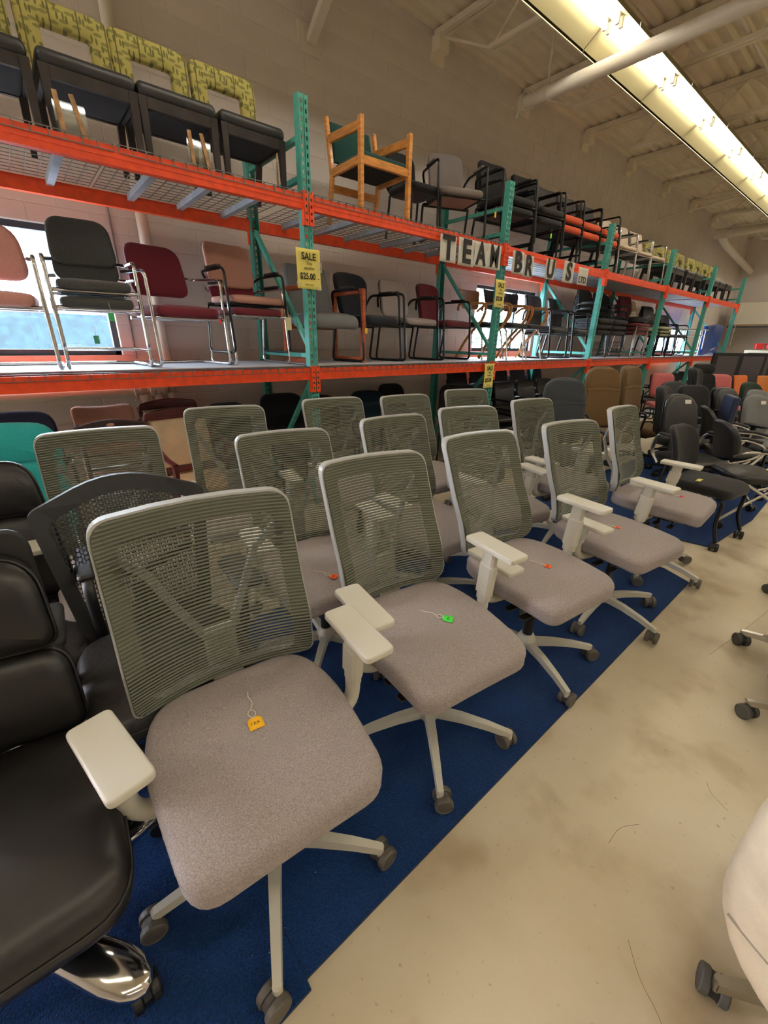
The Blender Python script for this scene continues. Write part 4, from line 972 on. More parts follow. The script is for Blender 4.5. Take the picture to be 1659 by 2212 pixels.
for k, (u, z, sz_) in enumerate(((.0, .10, .05), (.06, .12, .04), (.12, .12, .05), (.18, .14, .04), (.26, .13, .05), (.33, .16, .04))): MB().tube([(u, -.05, z), (u + .03, -.053, z + sz_)], .006, 5).build('lettering', mat('cover_print', (190, 205, 225), .6), t)

# ================================================================== CHAIRS ON THE UPPER RACK LEVEL
VINYL = leather('black_vinyl', (38, 39, 42), .4); LEGW = mat('worn_dark_wood', (38, 31, 30), .5, noise=.45, nscale=16, stretch=(1, 1, .25))
LF = bpy.data.materials.new('leaf_pattern_fabric'); LF.use_nodes = True; nt = LF.node_tree; b = nt.nodes['Principled BSDF']; b.inputs['Roughness'].default_value = .8
tc = nt.nodes.new('ShaderNodeTexCoord')
def chain(scale, rot, thr, tp='vor'):
    mp = nt.nodes.new('ShaderNodeMapping'); mp.inputs['Scale'].default_value = scale; mp.inputs['Rotation'].default_value = rot; nt.links.new(tc.outputs['Object'], mp.inputs[0])
    if tp == 'vor': n = nt.nodes.new('ShaderNodeTexVoronoi'); n.voronoi_dimensions = '2D'; n.inputs['Scale'].default_value = 1; n.inputs['Randomness'].default_value = .8; src = n.outputs['Distance']
    else: n = nt.nodes.new('ShaderNodeTexWave'); n.inputs['Scale'].default_value = 1; n.inputs['Distortion'].default_value = 2.0; n.inputs['Detail'].default_value = .5; src = n.outputs[1]
    nt.links.new(mp.outputs[0], n.inputs['Vector']); m_ = nt.nodes.new('ShaderNodeMath'); m_.operation = 'LESS_THAN' if tp == 'vor' else 'GREATER_THAN'; m_.inputs[1].default_value = thr; nt.links.new(src, m_.inputs[0]); return m_.outputs[0]
c = mixc(lin((180, 170, 94)), lin((134, 130, 70)), chain((12, 1, 30), (R(90), 0, R(14)), .28))
c = mixc(c, lin((106, 104, 50)), chain((34, 1, 11), (R(90), 0, R(-10)), .20))
c = mixc(c, lin((96, 92, 44)), chain((2.2, 0, .3), (0, 0, 0), .992, 'wave'))
nt.links.new(c, b.inputs['Base Color'])
def arch_chair(back=True):
    def f(o):
        pad_seat(o, .475, .45, .085, .41, VINYL, .035, 0, drop=.012, dome=.008, pan=False)
        MB().slab(rect(.42, .40, .03), .05, .02, lambda u, v, w: (u, v, .305 + w)).build('under_cloth', mat('black_dust_cloth', (20, 22, 26), .9), o)
        for sx in (-1, 1):
            MB().bar((sx * .215, -.195, .33), (sx * .215, -.20, 0), .048, .044, up=(0, 1, 0), w2=.030, h2=.028).build('front_leg', LEGW, o)
            MB().bar((sx * .215, .19, .33), (sx * .205, .235, 0), .044, .044, up=(0, 1, 0), w2=.030, h2=.028).build('rear_leg', LEGW, o)
            MB().bar((sx * .222, -.19, .305), (sx * .222, .19, .305), .024, .055).build('side_rail', LEGW, o)
        MB().bar((-.19, -.205, .300), (.19, -.205, .300), .024, .058).build('front_rail', LEGW, o); MB().bar((-.19, .195, .300), (.19, .195, .300), .024, .05).build('rear_rail', LEGW, o)
        if back:
            W2, H, tk, rr_ = .24, .45, .088, .045
            ol = outline([(-W2, 0), (-W2, H), (W2, H), (W2, 0), (W2 - tk - .02, 0), (W2 - tk - .035, H - tk - .03), (-W2 + tk + .035, H - tk - .03), (-W2 + tk + .02, 0)], [.0, rr_, rr_, .0, .0, .02, .02, .0], 4)
            # solid arch: front and back faces strip-filled between outer and inner runs
            m = MB(); N = 22; outer = []; inner = []
            def along(path, n):
                L = [0]
                for a, b_ in zip(path, path[1:]): L.append(L[-1] + math.hypot(b_[0] - a[0], b_[1] - a[1]))
                out = []
                for k in range(n + 1):
                    t_ = L[-1] * k / n; i = 0
                    while i < len(L) - 2 and L[i + 1] < t_: i += 1
                    q = (t_ - L[i]) / (L[i + 1] - L[i]); out.append((path[i][0] + (path[i + 1][0] - path[i][0]) * q, path[i][1] + (path[i + 1][1] - path[i][1]) * q))
                return out
            iw, ih = W2 - tk - .025, H - tk - .035
            secs = [((-W2, 0), (-iw, 0))] + [((-W2, y), (-iw, min(y, ih))) for y in (.1, .2, .3, ih - .015)] + [((-W2, H - rr_), (-iw + .004, ih - .004)), ((-W2 + .006, H - .018), (-iw + .006, ih - .002)), ((-W2 + .018, H - .006), (-iw + .009, ih)), ((-W2 + rr_, H), (-iw + .014, ih))]
            secs += [((x, H), (x * iw / W2, ih)) for x in (-.12, -.05, .05, .12)]; secs += [((-a[0], a[1]), (-b_[0], b_[1])) for a, b_ in reversed(secs[:9])]
            pf = [(0, -.020), (.08, -.030), (.5, -.036), (.92, -.030), (1, -.020), (1, .020), (.92, .028), (.08, .028), (0, .020)]
            vs = []
            for a, b_ in secs:
                for t_, y in pf: vs.append((a[0] + (b_[0] - a[0]) * t_, .235 + y + .03 * (a[1] / H), .36 + a[1] + (b_[1] - a[1]) * t_))
            k_ = len(pf); fs = []
            for i in range(len(secs) - 1):
                for j in range(k_): fs.append((i * k_ + j, i * k_ + (j + 1) % k_, (i + 1) * k_ + (j + 1) % k_, (i + 1) * k_ + j))
            fs += [tuple(range(k_ - 1, -1, -1)), tuple(range((len(secs) - 1) * k_, len(secs) * k_))]
            m.add(vs, fs, True); m.build('open_backrest', LF, o)
    return f
GU = 'black vinyl chairs with leaf pattern backs'; zu = DZ2
for k, (x, lab) in enumerate(((.19, 'black vinyl chair with leaf patterned open back cut off at the upper left corner'), (.70, 'black vinyl chair with leaf patterned open back, second from the left edge'), (1.18, 'black vinyl chair with leaf patterned open back, third from the left edge'), (1.68, 'black vinyl chair with leaf patterned open back beside the first rack post'))):
    place('arch', arch_chair(), 'side_chair', lab, 'chair', (x, 3.70, zu), 0, GU)
far_x = (9.95, 10.45, 11.10, 11.62, 12.35, 12.85, 13.38, 13.95); w_ = ['first', 'second', 'third', 'fourth', 'fifth', 'sixth', 'seventh', 'eighth']
for k, x in enumerate(far_x): place('arch', None, 'side_chair', 'black vinyl chair with leaf patterned back, %s of the far upper row' % w_[k], 'chair', (x, 3.70, zu), 0, GU)
# acrylic holders with wooden strips
ACR = clear('clear_acrylic', (228, 234, 238), .14); STRIP = mat('scuffed_tan_wood', (176, 140, 100), .7, noise=.35, nscale=22)
def acrylic(o):
    MB().box(-.075, -.002, 0, .075, .002, .16).build('acrylic_panel', ACR, o); MB().box(-.075, .0, 0, .075, .09, .004).build('acrylic_foot', ACR, o)
    MB().bar((-.045, -.006, 0), (-.055, -.006, .20), .024, .008, up=(0, 1, 0), bev=.002).build('wood_strip', STRIP, o); MB().bar((.055, -.006, 0), (.020, -.006, .20), .024, .008, up=(0, 1, 0), bev=.002).build('wood_strip', STRIP, o)
for x, rz, lab in ((.555, 0, 'clear acrylic holder with tan strips under the second vinyl chair'), (1.25, 0, 'clear acrylic holder with tan strips under the third vinyl chair'), (1.80, 65, 'clear acrylic holder beside the first rack post')):
    place('acr', acrylic, 'acrylic_holder', lab, 'holder', (x, 3.42, zu), rz, 'clear acrylic holders on the upper shelf')
# oak armchair with green upholstery
OAK = mat('honey_oak', (206, 140, 70), .4, noise=.22, nscale=9, stretch=(1, 1, 6), coat=.25); GREEN = fabric('dark_green_fabric', (26, 66, 62))
def oak(o):
    pad_seat(o, .47, .46, .065, .45, GREEN, .03, -.01, drop=.01, pan=False); MB().box(-.22, -.2, .365, .22, .2, .375).build('under_cloth', mat('black_dust_cloth', (20, 22, 26), .9), o)
    pad_back(o, .44, .44, .32, .03, .47, .22, .08, GREEN, .01, .01, .0, 0, .01, shell=None)
    for s_ in (-1, 1):
        x = s_ * .262
        MB().bar((x, -.235, 0), (x, -.235, .66), .036, .052, up=(0, 1, 0), bev=.005).build('front_leg', OAK, o)
        MB().bar((x, .30, 0), (x, .22, .36), .034, .044, up=(0, 1, 0), bev=.004).bar((x, .22, .35), (x, .30, .80), .034, .044, up=(0, 1, 0), bev=.006).build('rear_leg', OAK, o)
        MB().bar((x, -.23, .60), (x, .27, .635), .030, .065, bev=.005).build('armrest', OAK, o); MB().bar((x, -.23, .375), (x, .22, .375), .028, .062, bev=.004).build('side_rail', OAK, o)
        MB().tube([(x - s_ * .0 + s_ * .018, .262, .62), (x + s_ * .020, .262, .62)], .008, 8).build('screw_plug', CHERRY, o)
    MB().bar((-.25, -.235, .375), (.25, -.235, .375), .030, .062, bev=.004).build('front_rail', OAK, o); MB().bar((-.25, .235, .27), (.25, .235, .27), .024, .06, bev=.004).build('rear_rail', OAK, o)
place('oak', oak, 'wooden_armchair', 'honey oak armchair with dark green seat and back on the upper shelf', 'chair', (2.875, 3.69, zu), -2)
# other upper level chairs
GU2 = 'chairs on the upper rack level'; MIDG = fabric('warm_grey_fabric', (112, 104, 100)); SPECK = fabric('speckled_black_fabric', (62, 60, 60), .6); RUST = fabric('rust_orange_fabric', (206, 84, 46)); OATM = fabric('oatmeal_fabric', (206, 190, 168))
place('smallblk', guest(BLACKF, BLACKM, 'four', w=.44, d=.44, bh=.38, bzb=.42, wb=.34, wt=.38, rt=.17, arm=False, bow=.02), 'guest_chair', 'small black round back chair behind the oak armchair on the right', 'chair', (3.60, 3.86, zu), -4, GU2)
place('warmg', guest(MIDG, BLACKM, 'sled', w=.50, d=.50, bh=.42, bzb=.44, wb=.38, wt=.42, rb=.12, rt=.16, st=.07, padm=MIDG, za=.66, under=TAN, bow=.02), 'guest_chair', 'warm grey armchair with padded arms before the second rack post', 'chair', (4.02, 3.70, zu), -22, GU2)
gu1 = guest(BLACKF, BLACKM, 'sled', w=.52, d=.52, bh=.46, bzb=.42, wb=.46, wt=.46, rb=.10, rt=.08, st=.07, padm=BLACKF, za=.66)
for k, (x, z) in enumerate(((4.95, 0), (4.95, .10), (5.62, 0), (5.62, .10))): place('ub', gu1, 'guest_chair', 'black armchair above the TEAM cards, %s of the %s stack' % (('lower', 'upper')[k % 2], ('left', 'right')[k // 2]), 'chair', (x, 3.72 - .01 * (k % 2), zu + z - (.04 if k % 2 == 0 else .03)* 0), -6, GU2)
gu2 = guest(SPECK, BLACKM, 'sled', w=.50, d=.48, bh=.34, bzb=.50, wb=.44, wt=.44, rt=.06, st=.08, seatm=RUST, za=.66, r=.013)
for k, (x, z) in enumerate(((6.15, 0), (6.15, .11), (6.68, 0), (6.68, .11), (7.28, .0), (7.28, .11))): place('rust', gu2, 'guest_chair', 'rust orange seat armchair with speckled black back, %s of the %s stack' % (('lower', 'upper')[k % 2], ('left', 'middle', 'right')[k // 2]), 'chair', (x, 3.70, zu + z), -4, GU2)
gu3 = guest(OATM, CHROME, 'sled', w=.52, d=.50, bh=.38, bzb=.50, wb=.44, wt=.42, rt=.05, st=.05, za=.64, padm=BLACKP)
for k, x in enumerate((7.98, 8.62, 9.24)): place('oat', gu3, 'guest_chair', 'oatmeal fabric armchair on chrome runners above the third bay, %s of three' % ('left', 'middle', 'right')[k], 'chair', (x, 3.70, zu + .02 * 0), -4, GU2)
# ================================================================== SIGNS
PAPER_Y = mat('yellow_paper', (236, 222, 118), .7); PAPER_W = mat('white_card', (208, 206, 198), .6); PRINT = mat('black_print', (22, 20, 20), .6)
def text(s_, size, loc, parent, m_=PRINT, bold=0, sx=1.0, shear=0, name='lettering', extr=.0006):
    cu = bpy.data.curves.new(name, 'FONT'); cu.body = s_; cu.size = size; cu.align_x = 'CENTER'; cu.align_y = 'CENTER'; cu.offset = bold; cu.extrude = extr; cu.resolution_u = 3; cu.shear = shear
    tmp = bpy.data.objects.new(name, cu); COL.objects.link(tmp); dg = bpy.context.evaluated_depsgraph_get()
    me = bpy.data.meshes.new_from_object(tmp.evaluated_get(dg)); bpy.data.objects.remove(tmp); me.name = name
    me.transform(Matrix.Diagonal((sx, 1, 1, 1))); me.transform(Matrix.Rotation(R(90), 4, 'X')); me.transform(Matrix.Translation(loc))
    me.materials.clear(); me.materials.append(m_)
    o = bpy.data.objects.new(name, me); COL.objects.link(o); o.parent = parent; KID.setdefault(parent.name, []).append(o); return o
TAPE = mat('clear_tape', (235, 232, 215), .15, alpha=.25)
def sale(o):
    MB().slab(rect(.215, .28, .002, 0, 0, 2), .0012, .0005, lambda u, v, w: (u, -w + .004 * math.sin(v * 14 + u * 9), v), rings=5, nprof=1).build('paper', PAPER_Y, o)
    y = -.0065
    text('SALE', .068, (0, y, .084), o, bold=.0012, sx=.90); text('This', .032, (0, y, .038), o, shear=.25); text('section', .032, (0, y, .006), o, shear=.25)
    text('$25.00', .062, (-.014, y, -.052), o, bold=.0014, sx=.82); text('ea', .018, (.083, y, -.062), o); text('prices as marked', .011, (0, y, -.108), o)
    for x, z in ((.098, .04), (.098, .0), (-.098, -.11), (.09, -.128)): MB().box(x - .02, -.0075, z - .016, x + .02, -.007, z + .016).build('tape', TAPE, o)
for x, y, z, rz, lab in ((1.962, 3.30, 2.005, 0, 'large yellow SALE sign on the first rack post'), (4.46, 3.285, 2.01, 6, 'small yellow SALE sign on the second rack post, upper one'), (4.42, 3.285, 1.115, 6, 'small yellow SALE sign on the second rack post, below the lower beam')):
    place('sale', sale, 'sale_sign', lab, 'sign', (x, y, z), rz, 'yellow sale signs on the rack')
def card(s_, w, h, zt, size, ls, bold, m2=None):
    def f(o):
        MB().slab(rect(w, h, .003, 0, 0, 2), .002, .0008, lambda u, v, ww: (u, -ww + .003 * math.sin(v * 16 + u * 7), v), rings=4, nprof=1).build('card', PAPER_W, o)
        text(s_, size, (0, -.0075, zt), o, bold=bold, sx=ls, name='letter', extr=.001)
    return f
for ch, x0, x1, zt, zb, lab in (('T', 3.43, 3.665, 2.455, 2.225, 'white card with black letter T, first of the row'), ('E', 3.70, 3.945, 2.465, 2.22, 'white card with black letter E'), ('A', 3.95, 4.165, 2.465, 2.235, 'white card with black letter A'), ('M', 4.17, 4.405, 2.470, 2.235, 'white card with black letter M beside the second post'),
        ('B', 4.63, 4.85, 2.465, 2.235, 'white card with black letter B'), ('R', 4.86, 5.06, 2.45, 2.225, 'white card with black letter R'), ('U', 5.335, 5.555, 2.465, 2.245, 'white card with black letter U'), ('S', 5.765, 6.03, 2.49, 2.245, 'white card with black letter S'), ('LTD.', 6.155, 6.43, 2.46, 2.25, 'white card reading LTD.')):
    t = thing('letter_card', lab, 'sign', ((x0 + x1) / 2, 3.288, (zt + zb) / 2), 0, 'letter cards hung on the upper beam')
    card(ch, x1 - x0, zt - zb, -.045 if len(ch) > 1 else -.003, .105 if len(ch) > 1 else (.285), (1.05 if len(ch) > 1 else {'M': .70, 'T': 1.0, 'E': 1.0, 'A': .80, 'B': .95, 'R': .86, 'U': .88, 'S': 1.05}[ch]), .002 if len(ch) > 1 else .010)(t)
# ================================================================== PRICE TAGS
for x, y, z, rz, c, n, lab, s_ in ((.275, .845, .5325, -8, (250, 190, 30), 'yellow', 'yellow price tag with white string on the nearest grey seat', .040),
    (1.03, .83, .5325, 30, (70, 225, 80), 'green', 'green price tag with white string on the second grey seat', .038),
    (1.68, .80, .5425, 20, (250, 100, 40), 'orange', 'orange price tag on the seat of the third front row chair', .030),
    (2.40, .79, .5425, 20, (250, 100, 40), 'orange', 'orange price tag on the seat of the fourth front row chair', .028),
    (3.20, .72, .5725, 40, (235, 70, 90), 'red', 'red price tag on the seat of the farthest front row chair', .030),
    (.86, 1.35, .5325, 30, (250, 100, 40), 'orange', 'orange price tag on the seat behind the first front row chair', .034)):
    tag_on(x, y, z, rz, c, n, lab, s_)
def hang_tag(x, y, z, rgb, n, lab, w=.03, h=.05, key=None):
    t = thing('hang_tag', lab, 'price tag', (x, y, z), 0, 'small hanging price tags'); MB().box(-w / 2, -.001, -h, w / 2, .001, 0).build('card', mat('tag_' + n, rgb, .7), t); MB().tube([(0, 0, 0), (.003, 0, .03), (0, .004, .06)], .001, 4).build('string', mat('white_string', (232, 226, 210), .9), t)
hang_tag(.56, 3.49, 1.63, (60, 190, 110), 'mint', 'green hang tag under the upper charcoal tweed seat'); hang_tag(.45, 3.50, 1.49, (60, 150, 110), 'deep_mint', 'dark green hang tag below the charcoal tweed stack')
hang_tag(1.86, 3.50, 1.66, (228, 222, 180), 'cream', 'cream hang tag with green dot on the pink tan stack', .055, .10); hang_tag(4.38, 3.40, 2.80, (230, 200, 70), 'pale_yellow', 'yellow hang tag on the arm of the warm grey chair')
hang_tag(2.70, 3.51, 1.60, (230, 200, 70), 'pale_yellow', 'yellow hang tag on the cherry wood arm'); hang_tag(1.28, 3.50, 1.62, (226, 60, 50), 'scarlet', 'red sticker tag on the chrome leg right of the burgundy chair', .018, .03)
hang_tag(5.60, 3.44, 2.78, (120, 220, 80), 'lime', 'lime hang tag among the black upper chairs', .03, .05); hang_tag(6.95, 3.44, 2.74, (240, 90, 80), 'coral', 'coral hang tag on the rust orange stack', .03, .05)

# ================================================================== BLACK STACKS UNDER THE LOWER SHELF
UB = guest(BLACKL, BLACKM, 'sled', w=.48, d=.46, bh=.34, bzb=.50, wb=.42, wt=.40, st=.04, arm=True, za=.62, r=.011, rt=.06)
UM = guest(mat('slate_mesh_plastic', (42, 50, 62), .5), BLACKM, 'four', w=.46, d=.44, bh=.36, bzb=.52, wb=.40, wt=.38, st=.02, arm=False, r=.009, rt=.03, bt=.02)
col = ['first', 'second', 'third', 'fourth', 'fifth', 'sixth', 'seventh', 'eighth', 'ninth', 'tenth']
for k in range(4):
    x = 4.85 + .56 * k
    place('unb', UB, 'stacking_chair', 'shiny black armchair under the third bay, %s of the front row' % col[k], 'chair', (x, 3.50, 0), -6, 'black chairs under the lower shelf')
    place('unb', None, 'stacking_chair', 'shiny black armchair stacked over the %s of the front row' % col[k], 'chair', (x, 3.50, .12), -6, 'black chairs under the lower shelf')
for k in range(5):
    for q in range(3):
        place('unm', UM, 'stacking_chair', 'slate mesh stacking chair near the wall, %s column, %s from the floor' % (col[k], col[q]), 'chair', (5.0 + .52 * k, 4.05 + .0 * q, .10 * q), -6, 'slate stacking chairs under the lower shelf')
UF = guest(BLACKF, BLACKM, 'sled', w=.50, d=.48, bh=.38, bzb=.48, wb=.44, wt=.40, st=.05, arm=True, za=.64, rt=.12)
for k in range(10):
    place('uff', UF, 'guest_chair', 'black fabric armchair under the farther bays, %s from the third post' % col[k], 'chair', (7.35 + .70 * k, 3.55 + .1 * (k % 2), 0), -15 + 8 * (k % 3), 'black chairs under the farther bays')

# ================================================================== OFFICE CHAIRS BEYOND THE GREY ONES
BROWN = fabric('brown_tweed', (108, 84, 54), .3); DKGREY = fabric('dark_slate_fabric', (58, 62, 64)); ORNG = fabric('orange_fabric', (214, 112, 50)); PINKF = fabric('dusty_pink_fabric', (190, 104, 106)); GRN = fabric('bottle_green_fabric', (36, 52, 42)); NAVYP = mat('navy_plastic', (22, 34, 62), .45)
GF = 'office chairs beyond the grey mesh chairs'
def hb(m_, **k):
    kw = {**dict(sw=.52, sd=.50, st=.10, sz=.50, wb=.46, wt=.44, bh=.74, bzb=.50, bt=.09, rb=.10, rt=.20, lean=.12, seams=(.62,), bulge=.03, arms='loop', piping=False), **k}
    base_f = swivel(m_, **kw)
    def f(o):
        base_f(o); h_ = kw['bh']; w_ = kw['wt']
        pad_back(o, w_ * .92, w_ * .86, h_ * .33, .05, kw['bzb'] + h_ * .645, .172 + kw['lean'] * .72, .04, m_, .05, min(.19, kw['rt']), .03, 0, .0, name='head_cushion')
        for sx in (-1, 1): MB().tube([(sx * .085, .232 + kw['lean'] * v - kw['bt'] / 2 - kw['bulge'] * math.sin(PI * v) + .03 - .004, kw['bzb'] + v * h_) for v in (.08, .2, .35, .5, .6)], .005, 5).build('channel_seam', m_, o)
    return f
def put(key, b, name, lab, x, y, yaw, z=0): place(key, b, name, lab, 'office chair', (x, y, z), yaw, GF)
put('hbg', hb(DKGREY, bh=.67), 'high_back_chair', 'dark slate high-back chair with headrest fold, left of the brown pair', 4.15, 2.02, -42)
put('hbb', hb(BROWN), 'high_back_chair', 'brown tweed high-back chair, left of the pair', 5.47, 2.22, -40)
put('hbb', None, 'high_back_chair', 'brown tweed high-back chair, right of the pair', 6.33, 2.09, -8)
put('ov', swivel(BLACKF, bh=.57, bzb=.48, wb=.42, wt=.40, rt=.19, rb=.16, bt=.09, arms='t'), 'office_chair', 'tall black oval back office chair seen nearly edge on', 5.98, 1.50, 0)
put('sq', swivel(BLACKF, bh=.50, bzb=.52, wb=.50, wt=.46, rt=.12, rb=.10, bt=.07, arms='t', sw=.52), 'office_chair', 'wide black square back office chair behind the small leather backs', 6.65, 1.48, -30)
put('sl', swivel(DKGREY, bh=.50, bzb=.52, wb=.46, wt=.44, rt=.18, arms='loop'), 'office_chair', 'slate chair partly hidden behind the wide black square back', 7.1, 1.85, -35)
put('lb', swivel(BLACKL, bh=.42, bzb=.62, wb=.40, wt=.36, rt=.17, rb=.12, bt=.07, arms='pad', armm=ALU), 'office_chair', 'black leather round back chair with a white sticker', 5.0, 1.14, -30)
put('lt', swivel(BLACKL, bh=.40, bzb=.56, wb=.42, wt=.40, rt=.12, rb=.10, bt=.11, arms='pad', seams=(.5,)), 'office_chair', 'tufted black leather chair below the orange back', 7.5, 1.3, -25)
put('nar', hb(BLACKF, bh=.70, wb=.42, wt=.36), 'high_back_chair', 'narrow black high-back chair rising behind the wide square one', 7.94, 1.75, 0)
put('hdr', hb(BLACKF, bh=.56, wb=.50, wt=.46, head=True), 'high_back_chair', 'very tall black chair with separate headrest before the dark panels', 9.2, 2.1, -40)
put('gb', swivel(GREYF, bh=.46, bzb=.52, wb=.40, wt=.38, rt=.17, rb=.12, arms='t', shell=True), 'office_chair', 'grey oval back chair with a white sticker at the right edge', 6.5, 0.78, -30)
put('gb', None, 'office_chair', 'grey oval back chair behind the stickered one at the right edge', 7.3, 0.92, -30)
put('or', guest(ORNG, ALU, 'four', w=.48, bh=.36, bzb=.62, wb=.44, wt=.44, rt=.03, rb=.03, bt=.03, arm=False), 'guest_chair', 'orange square back chair between the pink and the black ones', 10.85, 1.84, -15)
put('or2', guest(fabric('amber_fabric', (206, 128, 70)), BLACKM, 'four', w=.48, bh=.36, bzb=.60, wb=.44, wt=.42, rt=.06, arm=False), 'guest_chair', 'amber back chair at the right edge beyond the grey ovals', 11.6, 1.62, -40)
put('pk', swivel(PINKF, bh=.44, bzb=.56, wb=.40, wt=.40, rt=.10, bt=.13, arms=None, shell=False), 'office_chair', 'dusty pink chair left of the orange one', 10.2, 2.12, -50)
put('pk', None, 'office_chair', 'dusty pink chair behind the oval black back, below the lower beam', 9.4, 2.85, -50)
put('gr', swivel(GRN, bh=.40, bzb=.54, wb=.44, wt=.42, rt=.2, arms=None), 'office_chair', 'bottle green round back chair right of the orange one', 9.52, 1.4, -30)
put('bl9', swivel(BLACKF, bh=.46, bzb=.56, wb=.46, wt=.42, rt=.14, arms='t'), 'office_chair', 'black office chair at the far right before the amber back', 11.2, 1.15, -45)
put('bl9', None, 'office_chair', 'black office chair at the far right behind the bottle green one', 12.3, 1.10, -45)
# armless nesting chair with black legs on casters
def nesting(o):
    pad_seat(o, .48, .48, .075, .485, BLACKF, .12, 0, drop=.03)
    pad_back(o, .38, .40, .38, .05, .50, .22, .10, BLACKF, .08, .12, .05, .0, .03, seams=())
    for s_ in (-1, 1):
        l = MB().tube(smooth_path([(s_ * .19, -.16, .40), (s_ * .205, -.21, .38), (s_ * .205, -.20, .20), (s_ * .23, -.25, .07)], .06), .014, 8).build('front_leg', BLACKM, o); caster(o, s_ * .23, -.25, .4, BLACKP, BLACKP, .032)
        MB().tube(smooth_path([(s_ * .19, -.12, .38), (s_ * .21, .10, .20), (s_ * .22, .30, .07)], .08), .012, 8).build('rear_leg', ALU, o); caster(o, s_ * .22, .30, 1.2, BLACKP, BLACKP, .032)
        MB().tube(smooth_path([(s_ * .19, .1, .38), (s_ * .20, .28, .40), (s_ * .16, .27, .62)], .05), .012, 8).build('back_upright', BLACKM, o)
t = thing('nesting_chair', 'armless black nesting chair with black legs on casters and a yellow label', 'office chair', (4.18, .79, .0), -8); nesting(t)
tag(MB().box(-.045, -.016, 0, .045, .016, .0015).build('price_label', mat('tag_pale', (224, 218, 120), .7)), 'pale yellow label on the seat of the armless black chair', 'price tag').location = (4.02, .82, .500)
def nest_arm(o):
    pad_seat(o, .48, .47, .07, .47, BLACKL, .12, 0, drop=.03); pad_back(o, .36, .34, .34, .06, .56, .26, .08, BLACKL, .14, .16, .05, .0, .02)
    for s_ in (-1, 1):
        a = MB().tube(smooth_path([(s_ * .17, .27, .62), (s_ * .25, .22, .68), (s_ * .27, -.10, .68), (s_ * .27, -.26, .60), (s_ * .25, -.12, .42), (s_ * .24, .05, .36)], .09, 5), .012, 8).build('armrest', ALU, o)
        MB().tube([(s_ * .262, .14, .70), (s_ * .27, -.04, .70), (s_ * .272, -.18, .67)], .019, 8, flat=.8).build('arm_pad', BLACKP, a)
        MB().tube(smooth_path([(s_ * .24, .14, .40), (s_ * .25, -.10, .26), (s_ * .26, -.27, .07)], .08), .013, 8).build('front_leg', ALU, o); caster(o, s_ * .26, -.27, .4, BLACKP, BLACKP, .032)
        MB().tube(smooth_path([(s_ * .24, -.10, .40), (s_ * .25, .10, .24), (s_ * .26, .28, .07)], .08), .013, 8).build('rear_leg', ALU, o); caster(o, s_ * .26, .28, 1.2, BLACKP, BLACKP, .032)
    MB().tube([(-.25, .0, .36), (.25, .0, .36)], .012, 8).build('cross_bar', ALU, o)
for x, y, yw, lab in ((4.83, .64, 40, 'black nesting chair with silver bent arms and a yellow tag on the seat'), (5.75, .98, 30, 'black nesting chair with silver arms behind the one with the yellow seat tag')):
    place('nest', nest_arm, 'nesting_chair', lab, 'office chair', (x, y, .012), yw, GF)
tag(MB().box(-.05, -.022, 0, .05, .022, .0015).build('price_label', mat('tag_yellow_pale', (228, 216, 110), .7)), 'yellow price tag on the silver armed nesting chair', 'price tag').location = (4.93, .53, .495)
for x, y, z, yw, lab in ((5.10, 1.33, .98, -30, 'white sticker on the black leather round back'), (6.63, .985, .90, -30, 'white sticker on the grey oval back')):
    o = MB().box(-.035, -.001, -.02, .035, .001, .02).build('price_sticker', PAPER_W); tag(o, lab, 'sticker'); o.location = (x, y, z); o.rotation_euler = (R(-20), 0, R(yw))
# navy edged panel standing among the chairs
t = thing('folded_panel', 'tall dark panel with navy edge standing among the office chairs', 'panel', (5.75, 1.12, 0), 25)
MB().box(-.20, -.03, .30, .20, .03, 1.02, .012).build('panel', NAVYP, t); MB().box(-.17, -.036, .36, .17, -.03, .96, .002).build('panel_face', BLACKP, t); MB().bar((-.15, 0, 0), (-.15, 0, .31), .03, .05, up=(0, 1, 0)).bar((.15, 0, 0), (.15, 0, .31), .03, .05, up=(0, 1, 0)).build('leg', BLACKP, t)
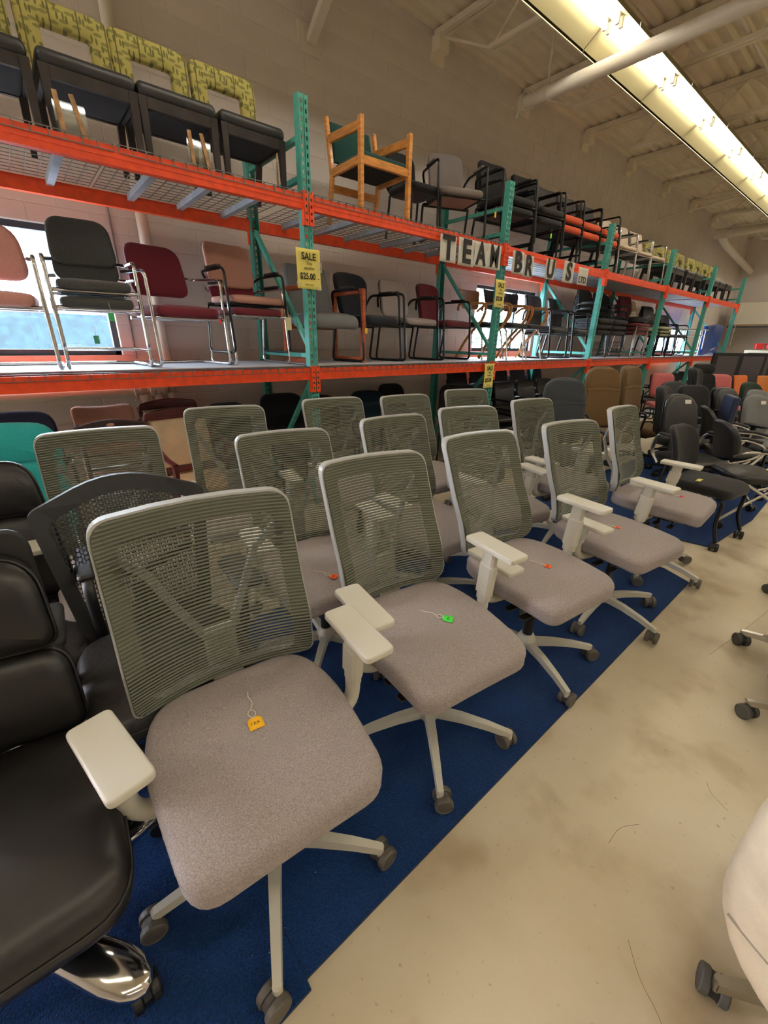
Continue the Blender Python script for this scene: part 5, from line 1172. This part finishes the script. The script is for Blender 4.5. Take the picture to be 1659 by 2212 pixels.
# ================================================================== FAR END OF THE ROOM
DPAN = mat('dark_panel_fabric', (34, 34, 36), .8); LPAN = mat('grey_panel_fabric', (78, 74, 80), .8)
for k, (x, y, lab) in enumerate(((11.6, 2.35, 'black framed office partition at the far right, left one'), (13.2, 2.1, 'black framed office partition at the far right, right one'))):
    t = thing('partition_screen', lab, 'partition', (x, y, 0), -35, 'black partitions'); MB().box(-.6, -.03, .02, .6, .03, 1.38, .01).build('frame', DPAN, t); MB().box(-.52, -.036, .75, -.05, -.03, 1.32).build('panel', LPAN, t); MB().box(.05, -.036, .10, .52, -.03, 1.32).build('panel', LPAN, t); MB().box(-.62, -.15, 0, .62, .15, .02).build('foot', DPAN, t)
CABW = mat('cabinet_enamel', (212, 204, 186), .5)
t = thing('wall_cabinet', 'long white overhead cabinet at the far end of the room', 'cabinet', (18.3, 2.6, 2.15), 0)
MB().box(-.4, -2.2, 0, .4, 1.6, .62, .01).build('body', CABW, t); MB().box(-.42, -2.2, -.05, .4, 1.6, 0, .004).build('bottom_rail', mat('tan_edge', (150, 120, 84), .5), t); MB().box(-.44, -2.2, -.09, -.40, 1.6, -.05).build('light_strip', BLACKP, t)
t = thing('whiteboard_panel', 'pale grey board leaning against the far wall', 'board', (17.2, 1.2, 1.1), 0); MB().box(-.03, -1.2, 0, .03, .9, 1.05, .008).build('board', mat('pale_board', (196, 200, 198), .4), t)
t = thing('low_bookcase', 'black low bookcase with white top at the far end', 'bookcase', (16.4, 2.9, 0), 0)
MB().box(-.3, -1.4, 0, .3, .9, 1.28, .01).build('body', mat('black_case', (26, 26, 28), .6), t); MB().box(-.34, -.75, 1.28, .32, .30, 1.42, .01).build('white_tray', CABW, t)
RED = mat('red_plastic', (200, 40, 36), .45); 
for k, (dx, dy, dz, rz, m_, lab) in enumerate(((-.12, .05, 0, 20, RED, 'red plastic bin, left of three on the far bookcase'), (-.05, -.20, 0, -15, RED, 'red plastic bin, middle of three on the far bookcase'), (.02, -.42, 0, 30, RED, 'red plastic bin, right of three on the far bookcase'), (.0, -.58, .12, 25, mat('steel_blue_box', (48, 92, 140), .5), 'blue box tilted on top of the red bins'))):
    o = MB().box(-.12, -.09, 0, .12, .09, .15, .012).box(-.13, -.10, .12, .13, .10, .145, .004).build('storage_bin', m_); tag(o, lab, 'bin', 'bins on the far bookcase'); o.location = (16.4 + dx, 2.9 + dy, 1.42 + dz + .03); o.rotation_euler = (R(12) if dz else 0, 0, R(rz))
t = thing('white_cable', 'white cord looped at the last rack post', 'cable', (14.62, 3.28, 2.42)); MB().tube([(.04 * math.cos(a / 2) , -.02, .10 * math.sin(a / 2)) for a in range(13)], .008, 5).tube([(0, -.02, -.05), (-.03, -.02, -.5), (.02, -.02, -.9)], .006, 5).build('cord', mat('white_cord', (220, 214, 204), .6), t)
